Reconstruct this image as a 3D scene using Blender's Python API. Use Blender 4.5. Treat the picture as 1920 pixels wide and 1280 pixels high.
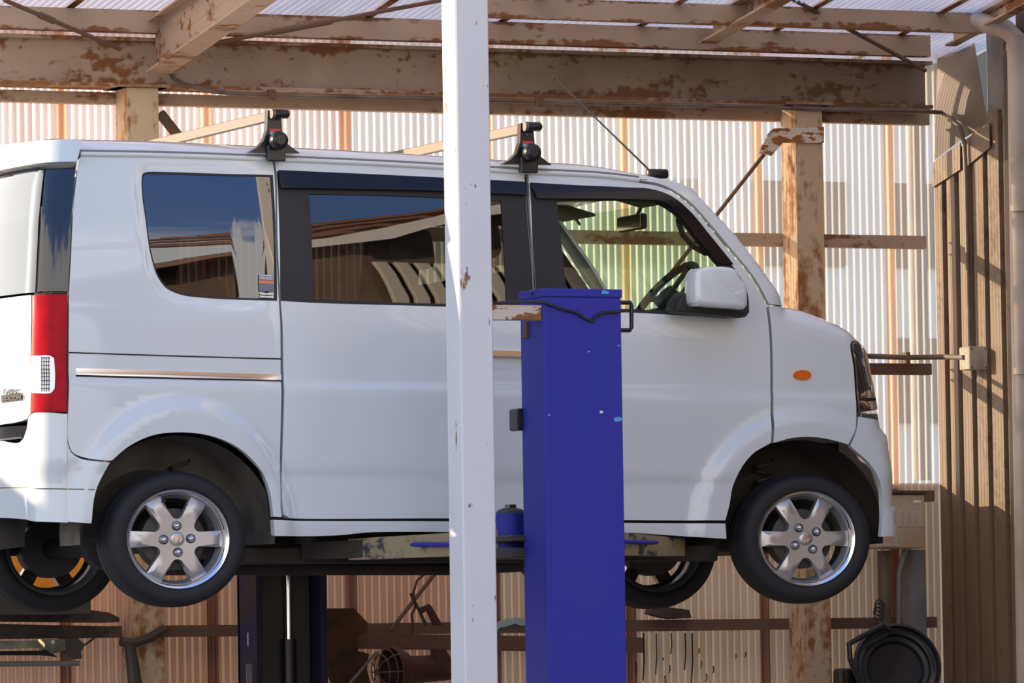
import bpy, bmesh, math, random
from mathutils import Vector, Matrix
from mathutils.geometry import delaunay_2d_cdt
random.seed(7)
for o in list(bpy.data.objects): bpy.data.objects.remove(o, do_unlink=True)
scene = bpy.context.scene
COL = scene.collection

# ------------------------------------------------------------------ camera
F = 11500.0; TH = math.radians(24.0); RHO = 0.015
AL = math.atan(621.0 / F)
_f = Vector((math.sin(TH)*math.cos(AL), math.cos(TH)*math.cos(AL), math.sin(AL)))
_r0 = Vector((math.cos(TH), -math.sin(TH), 0)); _u0 = _r0.cross(_f)
_r = (_r0*math.cos(RHO) - _u0*math.sin(RHO)).normalized()
_u = (_u0*math.cos(RHO) + _r0*math.sin(RHO)).normalized()
def ray(px, py): return _f + _r*((px-960)/F) + _u*((640-py)/F)
_d = ray(336, 1010)*25.2
CAM = Vector((-_d.x, -_d.y, 1.55)); ZC = CAM.z + _d.z        # ZC = rear hub height
def U(px, py, y=None, x=None, z=None):
    d = ray(px, py)
    t = (y-CAM.y)/d.y if y is not None else ((x-CAM.x)/d.x if x is not None else (z-CAM.z)/d.z)
    return CAM + d*t
def proj(P):
    d = Vector(P)-CAM; w = d.dot(_f)
    return 960+F*d.dot(_r)/w, 640-F*d.dot(_u)/w
cd = bpy.data.cameras.new('camera'); cam = bpy.data.objects.new('camera', cd); COL.objects.link(cam)
cd.sensor_width = 36; cd.sensor_fit = 'HORIZONTAL'; cd.lens = F/1920*36; cd.clip_end = 500
cam.matrix_world = Matrix(((_r.x,_u.x,-_f.x,CAM.x),(_r.y,_u.y,-_f.y,CAM.y),(_r.z,_u.z,-_f.z,CAM.z),(0,0,0,1)))
scene.camera = cam
# ------------------------------------------------------------------ light
vs = scene.view_settings; vs.view_transform = 'Standard'; vs.look = 'None'; vs.gamma = 1.0
vs.use_curve_mapping = False; vs.exposure = 0.27
sl = bpy.data.lights.new('sun', 'SUN'); sl.energy = 8.5; sl.angle = math.radians(0.6); sl.color = (1.0, 0.74, 0.48)
sun = bpy.data.objects.new('sun', sl); COL.objects.link(sun)
sun.rotation_euler = Vector((1.25, -1.0, -0.36)).to_track_quat('-Z', 'Y').to_euler()
world = bpy.data.worlds.new('sky'); scene.world = world; world.use_nodes = True
def build_world():
    nt = world.node_tree; N = nt.nodes; L = nt.links; N.clear()
    tc = N.new('ShaderNodeTexCoord'); sep = N.new('ShaderNodeSeparateXYZ'); L.new(tc.outputs['Generated'], sep.inputs[0])
    mp = N.new('ShaderNodeMapping'); mp.inputs['Scale'].default_value = (1.6, 1.6, 4.0); L.new(tc.outputs['Generated'], mp.inputs[0])
    nz = N.new('ShaderNodeTexNoise'); nz.inputs['Scale'].default_value = 2.6; nz.inputs['Detail'].default_value = 5; L.new(mp.outputs[0], nz.inputs[0])
    ad = N.new('ShaderNodeMath'); ad.operation = 'MULTIPLY_ADD'; ad.inputs[1].default_value = -0.22; L.new(nz.outputs[0], ad.inputs[0]); L.new(sep.outputs[2], ad.inputs[2])
    cl = N.new('ShaderNodeValToRGB'); cl.color_ramp.elements[0].position = 0.315; cl.color_ramp.elements[0].color = (1,1,1,1)
    cl.color_ramp.elements[1].position = 0.34; cl.color_ramp.elements[1].color = (0,0,0,1); L.new(ad.outputs[0], cl.inputs[0])
    bl = N.new('ShaderNodeValToRGB'); e = bl.color_ramp.elements
    e[0].position = 0.0; e[0].color = (0.52,0.70,1.0,1); e[1].position = 0.55; e[1].color = (0.19,0.37,0.86,1)
    L.new(sep.outputs[2], bl.inputs[0])
    mx = N.new('ShaderNodeMix'); mx.data_type = 'RGBA'; L.new(cl.outputs[0], mx.inputs[0]); L.new(bl.outputs[0], mx.inputs[6]); mx.inputs[7].default_value = (1.36,1.34,1.31,1)
    bg = N.new('ShaderNodeBackground'); bg.inputs[1].default_value = 1.1; L.new(mx.outputs[2], bg.inputs[0])
    out = N.new('ShaderNodeOutputWorld'); L.new(bg.outputs[0], out.inputs[0])
build_world()

# ------------------------------------------------------------------ materials
M = {}
def pbr(name, col, rough=0.5, metal=0.0, coat=0.0, var=None, vscale=6.0, bump=0.0, bscale=40.0, spec=0.5, vamt=1.0):
    m = bpy.data.materials.new(name); m.use_nodes = True; nt = m.node_tree; b = nt.nodes['Principled BSDF']
    b.inputs['Base Color'].default_value = (*col, 1); b.inputs['Roughness'].default_value = rough
    b.inputs['Metallic'].default_value = metal; b.inputs['Coat Weight'].default_value = coat; b.inputs['Coat Roughness'].default_value = 0.03
    b.inputs['Specular IOR Level'].default_value = spec
    tc = nt.nodes.new('ShaderNodeTexCoord')
    if var is not None:
        nz = nt.nodes.new('ShaderNodeTexNoise'); nz.inputs['Scale'].default_value = vscale; nz.inputs['Detail'].default_value = 6
        nt.links.new(tc.outputs['Object'], nz.inputs[0])
        rp = nt.nodes.new('ShaderNodeValToRGB'); rp.color_ramp.elements[0].position = 0.38; rp.color_ramp.elements[1].position = 0.66
        nt.links.new(nz.outputs[0], rp.inputs[0])
        mx = nt.nodes.new('ShaderNodeMix'); mx.data_type = 'RGBA'; mx.inputs[6].default_value = (*col,1); mx.inputs[7].default_value = (*var,1)
        ml = nt.nodes.new('ShaderNodeMath'); ml.operation = 'MULTIPLY'; ml.inputs[1].default_value = vamt
        nt.links.new(rp.outputs[0], ml.inputs[0]); nt.links.new(ml.outputs[0], mx.inputs[0]); nt.links.new(mx.outputs[2], b.inputs['Base Color'])
    if bump > 0:
        n2 = nt.nodes.new('ShaderNodeTexNoise'); n2.inputs['Scale'].default_value = bscale; n2.inputs['Detail'].default_value = 4
        nt.links.new(tc.outputs['Object'], n2.inputs[0]); bp = nt.nodes.new('ShaderNodeBump'); bp.inputs['Strength'].default_value = bump; bp.inputs['Distance'].default_value = 0.01
        nt.links.new(n2.outputs[0], bp.inputs['Height']); nt.links.new(bp.outputs[0], b.inputs['Normal'])
    M[name] = m; return m
def rusty(name, paint, rust, lo=0.50, hi=0.60, scale=(2.2,6,9), paint2=None, rough=0.7, fine=0.35, spec=0.4, band=0.0, shade_stain=None):
    """old paint with rust breaking through in irregular patches"""
    m = bpy.data.materials.new(name); m.use_nodes = True; nt = m.node_tree; b = nt.nodes['Principled BSDF']; N = nt.nodes; L = nt.links
    b.inputs['Roughness'].default_value = rough; b.inputs['Specular IOR Level'].default_value = spec
    tc = N.new('ShaderNodeTexCoord'); mp = N.new('ShaderNodeMapping'); mp.inputs['Scale'].default_value = scale; L.new(tc.outputs['Object'], mp.inputs[0])
    n1 = N.new('ShaderNodeTexNoise'); n1.inputs['Scale'].default_value = 1.0; n1.inputs['Detail'].default_value = 8; n1.inputs['Roughness'].default_value = 0.68; L.new(mp.outputs[0], n1.inputs[0])
    n2 = N.new('ShaderNodeTexNoise'); n2.inputs['Scale'].default_value = 22; n2.inputs['Detail'].default_value = 5; L.new(tc.outputs['Object'], n2.inputs[0])
    ad = N.new('ShaderNodeMath'); ad.operation = 'MULTIPLY_ADD'; ad.inputs[1].default_value = fine; L.new(n2.outputs[0], ad.inputs[0])
    sb = N.new('ShaderNodeMath'); sb.operation = 'SUBTRACT'; sb.inputs[1].default_value = fine*0.5; L.new(n1.outputs[0], sb.inputs[0]); L.new(sb.outputs[0], ad.inputs[2])
    rp = N.new('ShaderNodeValToRGB'); rp.color_ramp.elements[0].position = lo; rp.color_ramp.elements[1].position = hi; L.new(ad.outputs[0], rp.inputs[0])
    mr = N.new('ShaderNodeMix'); mr.data_type = 'RGBA'; mr.inputs[6].default_value = (*rust,1); mr.inputs[7].default_value = (rust[0]*.42, rust[1]*.38, rust[2]*.4, 1); L.new(n2.outputs[0], mr.inputs[0])
    mp2 = N.new('ShaderNodeMix'); mp2.data_type = 'RGBA'; p2 = paint2 or (paint[0]*.72, paint[1]*.66, paint[2]*.6); mp2.inputs[6].default_value = (*paint,1); mp2.inputs[7].default_value = (*p2,1)
    n3 = N.new('ShaderNodeTexNoise'); n3.inputs['Scale'].default_value = 2.5; n3.inputs['Detail'].default_value = 4; L.new(tc.outputs['Object'], n3.inputs[0]); L.new(n3.outputs[0], mp2.inputs[0])
    mx = N.new('ShaderNodeMix'); mx.data_type = 'RGBA'; L.new(rp.outputs[0], mx.inputs[0]); L.new(mp2.outputs[2], mx.inputs[6]); L.new(mr.outputs[2], mx.inputs[7])
    last = mx.outputs[2]
    sp = N.new('ShaderNodeSeparateXYZ'); L.new(tc.outputs['Object'], sp.inputs[0])
    if band:                                                  # rust gathers along the flanges (top and bottom of the web)
        c1 = N.new('ShaderNodeMath'); c1.operation = 'SUBTRACT'; c1.inputs[1].default_value = band/2; L.new(sp.outputs[2], c1.inputs[0])
        c2 = N.new('ShaderNodeMath'); c2.operation = 'ABSOLUTE'; L.new(c1.outputs[0], c2.inputs[0])
        c3 = N.new('ShaderNodeMapRange'); c3.inputs[1].default_value = band*0.22; c3.inputs[2].default_value = band*0.5; c3.inputs[3].default_value = -0.03; c3.inputs[4].default_value = 0.13; L.new(c2.outputs[0], c3.inputs[0])
        c4 = N.new('ShaderNodeMath'); c4.operation = 'ADD'; L.new(ad.outputs[0], c4.inputs[0]); L.new(c3.outputs[0], c4.inputs[1]); L.new(c4.outputs[0], rp.inputs[0])
    if shade_stain:                                                  # blotchy stain plus corner shade painted in, darkening along the beam
        k1 = N.new('ShaderNodeMapRange'); k1.inputs[1].default_value = shade_stain[0]; k1.inputs[2].default_value = shade_stain[1]; L.new(sp.outputs[0], k1.inputs[0])
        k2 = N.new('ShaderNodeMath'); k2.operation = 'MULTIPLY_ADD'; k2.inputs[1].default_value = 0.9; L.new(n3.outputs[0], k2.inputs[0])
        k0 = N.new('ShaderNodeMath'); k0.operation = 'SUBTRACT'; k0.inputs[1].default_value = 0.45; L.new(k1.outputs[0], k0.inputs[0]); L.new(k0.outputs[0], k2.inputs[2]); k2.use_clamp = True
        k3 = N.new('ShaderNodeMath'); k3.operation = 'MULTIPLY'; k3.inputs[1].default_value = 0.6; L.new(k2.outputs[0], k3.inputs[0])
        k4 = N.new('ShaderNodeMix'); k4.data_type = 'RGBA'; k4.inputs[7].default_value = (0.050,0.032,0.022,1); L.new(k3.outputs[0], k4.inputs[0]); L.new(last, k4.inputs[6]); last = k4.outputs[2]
    L.new(last, b.inputs['Base Color'])
    bp = N.new('ShaderNodeBump'); bp.inputs['Strength'].default_value = 0.35; bp.inputs['Distance'].default_value = 0.004; L.new(rp.outputs[0], bp.inputs['Height']); L.new(bp.outputs[0], b.inputs['Normal'])
    M[name] = m; return m
def ior_link(nt, fr, ior):
    """thin sheets reflect alike from both sides: undo the index flip on back faces"""
    ge = nt.nodes.new('ShaderNodeNewGeometry'); ma = nt.nodes.new('ShaderNodeMath'); ma.operation = 'MULTIPLY_ADD'
    ma.inputs[1].default_value = 1/ior-ior; ma.inputs[2].default_value = ior
    nt.links.new(ge.outputs['Backfacing'], ma.inputs[0]); nt.links.new(ma.outputs[0], fr.inputs[0])
def sheet_mat(name, col, trans, clear, dirt, dirtamt=0.5, clearcol=(1,1,1), dscale=(9,9,0.9)):
    """corrugated plastic roofing: diffuse + translucent + a share of clear see-through"""
    m = bpy.data.materials.new(name); m.use_nodes = True; nt = m.node_tree; N = nt.nodes; L = nt.links; N.clear()
    tc = N.new('ShaderNodeTexCoord'); mp = N.new('ShaderNodeMapping'); mp.inputs['Scale'].default_value = dscale; L.new(tc.outputs['Object'], mp.inputs[0])
    nz = N.new('ShaderNodeTexNoise'); nz.inputs['Scale'].default_value = 1.3; nz.inputs['Detail'].default_value = 7; L.new(mp.outputs[0], nz.inputs[0])
    rp = N.new('ShaderNodeValToRGB'); rp.color_ramp.elements[0].position = 0.42; rp.color_ramp.elements[1].position = 0.75; L.new(nz.outputs[0], rp.inputs[0])
    ml = N.new('ShaderNodeMath'); ml.operation = 'MULTIPLY'; ml.inputs[1].default_value = dirtamt; L.new(rp.outputs[0], ml.inputs[0])
    cm = N.new('ShaderNodeMix'); cm.data_type = 'RGBA'; cm.inputs[6].default_value = (*col,1); cm.inputs[7].default_value = (*dirt,1); L.new(ml.outputs[0], cm.inputs[0])
    df = N.new('ShaderNodeBsdfDiffuse'); tr = N.new('ShaderNodeBsdfTranslucent'); tp = N.new('ShaderNodeBsdfTransparent'); tp.inputs[0].default_value = (*clearcol,1)
    L.new(cm.outputs[2], df.inputs[0]); L.new(cm.outputs[2], tr.inputs[0])
    m1 = N.new('ShaderNodeMixShader'); m1.inputs[0].default_value = trans; L.new(df.outputs[0], m1.inputs[1]); L.new(tr.outputs[0], m1.inputs[2])
    m2 = N.new('ShaderNodeMixShader'); m2.inputs[0].default_value = clear; L.new(m1.outputs[0], m2.inputs[1]); L.new(tp.outputs[0], m2.inputs[2])
    gl = N.new('ShaderNodeBsdfGlossy'); gl.inputs['Roughness'].default_value = 0.25; fr = N.new('ShaderNodeFresnel'); ior_link(nt, fr, 1.35)
    m3 = N.new('ShaderNodeMixShader'); L.new(fr.outputs[0], m3.inputs[0]); L.new(m2.outputs[0], m3.inputs[1]); L.new(gl.outputs[0], m3.inputs[2])
    o = N.new('ShaderNodeOutputMaterial'); L.new(m3.outputs[0], o.inputs[0]); M[name] = m; return m
def glass_mat(name, tint, refl=1.0, rough=0.0):
    """thin pane: tinted see-through plus Fresnel mirror reflection"""
    m = bpy.data.materials.new(name); m.use_nodes = True; nt = m.node_tree; N = nt.nodes; L = nt.links; N.clear()
    tp = N.new('ShaderNodeBsdfTransparent'); tp.inputs[0].default_value = (*tint,1)
    gl = N.new('ShaderNodeBsdfGlossy'); gl.inputs['Roughness'].default_value = rough
    fr = N.new('ShaderNodeFresnel'); ior_link(nt, fr, 1.5)
    ml = N.new('ShaderNodeMath'); ml.operation = 'MULTIPLY'; ml.use_clamp = True; ml.inputs[1].default_value = refl; L.new(fr.outputs[0], ml.inputs[0])
    ms = N.new('ShaderNodeMixShader'); L.new(ml.outputs[0], ms.inputs[0]); L.new(tp.outputs[0], ms.inputs[1]); L.new(gl.outputs[0], ms.inputs[2])
    o = N.new('ShaderNodeOutputMaterial'); L.new(ms.outputs[0], o.inputs[0]); M[name] = m; return m

pbr('van_paint', (0.675,0.725,0.735), 0.32, 0.0, 1.0)
pbr('black_trim', (0.030,0.029,0.030), 0.5, spec=0.25)
pbr('black_gloss', (0.006,0.006,0.008), 0.12, 0, 1.0)
pbr('visor', (0.010,0.008,0.009), 0.10, 0, 0.0, spec=0.35)
pbr('dark', (0.012,0.012,0.012), 0.8)
pbr('under', (0.020,0.018,0.017), 0.7, var=(0.05,0.035,0.025), vscale=5)
pbr('liner', (0.14,0.125,0.105), 0.7, var=(0.08,0.07,0.06), vscale=8)
pbr('tyre', (0.016,0.016,0.018), 0.72, bump=0.15, bscale=120)
pbr('alloy', (0.52,0.52,0.53), 0.34, 0.75)
pbr('alloy_bright', (0.80,0.79,0.77), 0.18, 0.95)
pbr('steel_dark', (0.10,0.10,0.11), 0.4, 0.8)
pbr('iron', (0.06,0.055,0.05), 0.55, 0.4)
pbr('chrome', (0.85,0.84,0.82), 0.12, 1.0)
pbr('red_lens', (0.50,0.0,0.012), 0.22, 0, 0.0, var=(0.36,0.0,0.008), vscale=14, spec=0.12)
pbr('clear_lens', (0.80,0.80,0.80), 0.12, 0.3, 1.0)
pbr('orange_lens', (0.75,0.16,0.015), 0.15, 0, 1.0)
pbr('head_dark', (0.05,0.045,0.045), 0.08, 0.4, 1.0)
pbr('seat', (0.035,0.034,0.036), 0.9, bump=0.2, bscale=200)
pbr('dash', (0.03,0.032,0.035), 0.7)
pbr('headliner', (0.30,0.28,0.25), 0.9)
pbr('rubber', (0.02,0.02,0.02), 0.6)
pbr('alu', (0.13,0.115,0.105), 0.5, 0.2)
pbr('barrel', (0.16,0.17,0.19), 0.4, 0.6)
rusty('lift_blue_shaded', (0.010,0.012,0.05), (0.03,0.02,0.015), 0.5, 0.6, (4,4,4))  # lift blue darkened: the far column's shade is put into its colour
pbr('groove', (0.20,0.20,0.21), 0.6)
pbr('sticker_red', (0.65,0.05,0.04), 0.4)
pbr('sticker_blue', (0.10,0.36,0.72), 0.4)
pbr('sticker_white', (0.8,0.8,0.8), 0.4)
pbr('sticker_grey', (0.16,0.16,0.19), 0.5)
pbr('sticker_orange', (0.75,0.22,0.08), 0.4)
rusty('beam_paint', (0.50,0.39,0.30), (0.34,0.15,0.055), 0.54, 0.62, (1.6,6,9))
rusty('main_beam_paint', (0.52,0.41,0.32), (0.36,0.16,0.055), 0.54, 0.62, (1.6,6,6), band=0.235, shade_stain=(-1.6,2.4), fine=0.5)
rusty('purlin_paint', (0.46,0.37,0.29), (0.30,0.13,0.05), 0.57, 0.64, (2,8,12), band=0.10)
rusty('beam_rust', (0.40,0.26,0.17), (0.20,0.08,0.035), 0.46, 0.6, (3,8,8))
rusty('post_paint', (0.60,0.48,0.33), (0.40,0.18,0.06), 0.485, 0.60, (8,8,2.0))
rusty('white_post', (0.78,0.78,0.80), (0.42,0.24,0.11), 0.655, 0.69, (16,16,3), paint2=(0.70,0.70,0.71), rough=0.5)
rusty('bracket_rust', (0.72,0.66,0.58), (0.40,0.17,0.05), 0.50, 0.53, (7,20,20))
rusty('lift_blue', (0.034,0.040,0.36), (0.16,0.14,0.16), 0.70, 0.73, (5,5,4), paint2=(0.042,0.038,0.29), rough=0.5, spec=0.2)
rusty('arm_yellow', (0.34,0.25,0.09), (0.06,0.06,0.09), 0.50, 0.58, (6,6,9), paint2=(0.26,0.23,0.17))
rusty('wall_brown', (0.19,0.14,0.095), (0.11,0.065,0.035), 0.56, 0.70, (3,3,1.2), rough=0.5)
rusty('iron_rust', (0.16,0.10,0.075), (0.24,0.11,0.06), 0.5, 0.62, (5,9,9))
pbr('wall_dark', (0.10,0.075,0.055), 0.6, var=(0.05,0.035,0.025), vscale=3)
pbr('grey_panel', (0.20,0.20,0.20), 0.6, var=(0.13,0.13,0.13))
pbr('pipe_grey', (0.55,0.50,0.46), 0.5, var=(0.42,0.36,0.30), vscale=4)
pbr('conduit', (0.20,0.175,0.15), 0.5, 0.3, var=(0.12,0.09,0.07), vscale=8)
pbr('box_grey', (0.40,0.37,0.31), 0.6, var=(0.28,0.24,0.18), vscale=12)
pbr('meter', (0.46,0.42,0.34), 0.6, var=(0.42,0.26,0.12), vscale=9, vamt=0.7)
pbr('black_plastic', (0.012,0.013,0.015), 0.3)
pbr('board', (0.075,0.055,0.045), 0.8, var=(0.035,0.025,0.02), vscale=7)
pbr('fixture', (0.26,0.26,0.20), 0.6, var=(0.10,0.10,0.08), vscale=9)
pbr('orange_paint', (0.80,0.28,0.01), 0.5, var=(0.70,0.24,0.01), vscale=5)
pbr('cover_brown', (0.035,0.018,0.010), 0.9, var=(0.10,0.045,0.012), vscale=8)
pbr('red_handle', (0.07,0.020,0.014), 0.6, var=(0.04,0.02,0.015))
pbr('rag_green', (0.20,0.30,0.28), 0.95, bump=0.6, bscale=60)
pbr('concrete', (0.26,0.245,0.225), 0.85, var=(0.19,0.18,0.165), vscale=1.5)
pbr('asphalt', (0.16,0.157,0.15), 0.9, var=(0.12,0.118,0.115), vscale=1.0)
pbr('house_wall', (0.78,0.77,0.70), 0.8)
pbr('house_fascia', (0.80,0.80,0.76), 0.6)
pbr('roof_tile', (0.20,0.10,0.06), 0.5)
pbr('dark_wall', (0.13,0.085,0.06), 0.8, var=(0.09,0.06,0.05), vscale=2)
pbr('fence', (0.55,0.54,0.46), 0.6)
pbr('hedge', (0.03,0.045,0.03), 0.9)
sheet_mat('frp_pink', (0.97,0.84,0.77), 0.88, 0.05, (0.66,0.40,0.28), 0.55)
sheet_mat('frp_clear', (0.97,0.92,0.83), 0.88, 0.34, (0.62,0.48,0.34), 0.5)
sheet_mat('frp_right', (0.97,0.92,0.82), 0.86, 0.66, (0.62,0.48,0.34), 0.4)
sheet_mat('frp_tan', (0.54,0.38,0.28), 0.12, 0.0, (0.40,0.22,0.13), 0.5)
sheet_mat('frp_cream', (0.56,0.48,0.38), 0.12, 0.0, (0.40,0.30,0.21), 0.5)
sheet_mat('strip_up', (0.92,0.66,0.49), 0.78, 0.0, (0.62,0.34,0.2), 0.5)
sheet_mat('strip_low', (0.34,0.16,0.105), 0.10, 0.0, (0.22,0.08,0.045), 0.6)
sheet_mat('frp_roof', (0.99,0.86,0.73), 0.88, 0.10, (0.60,0.48,0.44), 0.4, dscale=(9,0.9,9))
glass_mat('glass_clear', (0.72,0.86,0.70), 1.3)
glass_mat('glass_dark', (0.15,0.145,0.135), 3.4)
glass_mat('glass_black', (0.10,0.095,0.09), 4.5)

# ------------------------------------------------------------------ object helpers
LOC = {}
def tag(o, label=None, cat=None, group=None, kind=None):
    if label: o['label'] = label
    if cat: o['category'] = cat
    if group: o['group'] = group
    if kind: o['kind'] = kind
    return o
def thing(name, loc, label, cat, group=None):
    o = bpy.data.objects.new(name, None); COL.objects.link(o); o.location = loc; o.empty_display_size = 0.1
    LOC[o.name] = Vector(loc); return tag(o, label, cat, group)
def mesh(name, verts, faces, mat, parent=None, smooth=False, normals=None, base=True, mats=None, fm=None):
    """world-space verts -> one mesh object under parent (or top level with its origin at its base)"""
    vs_ = [Vector(v) for v in verts]
    if parent is not None: L0 = LOC[parent.name]
    else:
        lo = Vector((min(v.x for v in vs_), min(v.y for v in vs_), min(v.z for v in vs_))); hi = Vector((max(v.x for v in vs_), max(v.y for v in vs_), max(v.z for v in vs_)))
        L0 = Vector(((lo.x+hi.x)/2, (lo.y+hi.y)/2, lo.z))
    me = bpy.data.meshes.new(name); me.from_pydata([v-L0 for v in vs_], [], faces)
    for mm in (mats or [mat]): me.materials.append(M[mm])
    if fm:
        for p, i in zip(me.polygons, fm): p.material_index = i
    if smooth is True:
        for p in me.polygons: p.use_smooth = True
    if normals is not None:
        for p in me.polygons: p.use_smooth = True
        me.normals_split_custom_set(normals)
    me.update()
    o = bpy.data.objects.new(name, me); COL.objects.link(o)
    if parent is not None: o.parent = parent
    else: o.location = L0
    LOC[o.name] = L0
    return o
class G:
    """collects simple solids into one mesh"""
    def __init__(s): s.v = []; s.f = []
    def add(s, v, f):
        n = len(s.v); s.v += [Vector(p) for p in v]; s.f += [tuple(i+n for i in q) for q in f]; return s
    def box(s, a, b, c=None):
        (x0,y0,z0),(x1,y1,z1) = a, b
        if x0 > x1: x0,x1 = x1,x0
        if y0 > y1: y0,y1 = y1,y0
        if z0 > z1: z0,z1 = z1,z0
        if c is None: c = min(0.003, (x1-x0)*.2, (y1-y0)*.2, (z1-z0)*.2)
        bm = bmesh.new(); bmesh.ops.create_cube(bm, size=1.0)
        for v in bm.verts: v.co = Vector(((x0+x1)/2+v.co.x*(x1-x0), (y0+y1)/2+v.co.y*(y1-y0), (z0+z1)/2+v.co.z*(z1-z0)))
        if c > 0: bmesh.ops.bevel(bm, geom=bm.edges[:], offset=c, segments=1 if c < 0.008 else 3, affect='EDGES', profile=0.5)
        bm.verts.index_update(); s.add([v.co.copy() for v in bm.verts], [[v.index for v in f.verts] for f in bm.faces]); bm.free(); return s
    def tube(s, pts, r, n=10, cap=True):
        pts = [Vector(p) for p in pts]; rs = r if isinstance(r, (list, tuple)) else [r]*len(pts); rings = []; ref = None
        for i, p in enumerate(pts):
            t = (pts[min(i+1, len(pts)-1)]-pts[max(i-1, 0)]).normalized()
            if ref is None: ref = Vector((0,0,1)) if abs(t.z) < 0.9 else Vector((1,0,0))
            a = (ref - t*ref.dot(t)).normalized(); ref = a; b = t.cross(a)
            rings.append([p + (a*math.cos(2*math.pi*k/n)+b*math.sin(2*math.pi*k/n))*rs[i] for k in range(n)])
        v = [q for rg in rings for q in rg]; f = []
        for i in range(len(pts)-1):
            for k in range(n): f.append((i*n+k, i*n+(k+1)%n, (i+1)*n+(k+1)%n, (i+1)*n+k))
        if cap: f += [tuple(range(n-1,-1,-1)), tuple((len(pts)-1)*n+k for k in range(n))]
        return s.add(v, f)
    def prism(s, poly, ext):
        """closed polygon (3D, planar) pushed along ext"""
        p = [Vector(q) for q in poly]; e = Vector(ext); n = len(p)
        return s.add(p+[q+e for q in p], [tuple(range(n)), tuple(range(2*n-1, n-1, -1))]+[(i, i+n, (i+1)%n+n, (i+1)%n) for i in range(n)])
    def lathe(s, prof, c, axis=(0,1,0), n=32, up=(0,0,1), sx=1.0, a0=0, a1=2*math.pi):
        """profile of (radius, along-axis); sx stretches the first cross direction"""
        ax = Vector(axis).normalized(); w = Vector(up); w = (w-ax*w.dot(ax)).normalized(); u = w.cross(ax); c = Vector(c)
        full = abs(a1-a0-2*math.pi) < 1e-6; m = n if full else n+1; v = []; f = []
        for (r, h) in prof:
            for k in range(m):
                a = a0+(a1-a0)*k/n; v.append(c+ax*h+u*(r*math.cos(a)*sx)+w*(r*math.sin(a)))
        for i in range(len(prof)-1):
            for k in range(n): f.append((i*m+k, i*m+(k+1)%m, (i+1)*m+(k+1)%m, (i+1)*m+k))
        return s.add(v, f)
    def ibeam(s, a, b, h, w, tf=0.014, tw=0.012, side=(0,1,0), up=(0,0,1), kind='I'):
        """I or C section swept from a to b; a, b at the top centre line"""
        a, b, S, Z = Vector(a), Vector(b), Vector(side), Vector(up)
        if kind == 'I':
            pr = [(-w/2,0),(w/2,0),(w/2,-tf),(tw/2,-tf),(tw/2,-h+tf),(w/2,-h+tf),(w/2,-h),(-w/2,-h),(-w/2,-h+tf),(-tw/2,-h+tf),(-tw/2,-tf),(-w/2,-tf)]
        else:
            pr = [(0,0),(w,0),(w,-tf),(tw,-tf),(tw,-h+tf),(w,-h+tf),(w,-h),(0,-h)]
        return s.prism([a+S*p+Z*q for p, q in pr], b-a)
    def make(s, name, mat, parent=None, smooth=False): return mesh(name, s.v, s.f, mat, parent, smooth)
def smooth_by_angle(o, ang=35):
    me = o.data; bm = bmesh.new(); bm.from_mesh(me); bmesh.ops.recalc_face_normals(bm, faces=bm.faces[:])
    for f in bm.faces: f.smooth = True
    for e in bm.edges: e.smooth = not (len(e.link_faces) == 2 and e.calc_face_angle(0) > math.radians(ang))
    bm.to_mesh(me); bm.free(); return o
def rcut(o):
    """consistent outward normals"""
    bm = bmesh.new(); bm.from_mesh(o.data); bmesh.ops.recalc_face_normals(bm, faces=bm.faces[:]); bm.to_mesh(o.data); bm.free(); return o
def copy_tree(o, parent=None):
    c = o.copy(); COL.objects.link(c); c.parent = parent; LOC[c.name] = LOC.get(o.name, Vector())
    for ch in o.children: copy_tree(ch, c)
    return c
def text_mesh(name, s, size, origin, xdir, ydir, mat, parent, depth=0.002, shear=0.0, width=None):
    cu = bpy.data.curves.new('t', 'FONT'); cu.body = s; cu.size = size; cu.extrude = depth; cu.shear = shear; cu.resolution_u = 2
    to = bpy.data.objects.new('t', cu); COL.objects.link(to)
    me = bpy.data.meshes.new_from_object(to.evaluated_get(bpy.context.evaluated_depsgraph_get()))
    bpy.data.objects.remove(to, do_unlink=True)
    X = Vector(xdir).normalized(); Y = Vector(ydir).normalized(); Z = X.cross(Y); w = max(v.co.x for v in me.vertices)
    k = (width/w) if width else 1.0
    vs_ = [Vector(origin)+X*(v.co.x*k)+Y*v.co.y+Z*v.co.z for v in me.vertices]
    return mesh(name, vs_, [tuple(p.vertices) for p in me.polygons], mat, parent)

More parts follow.
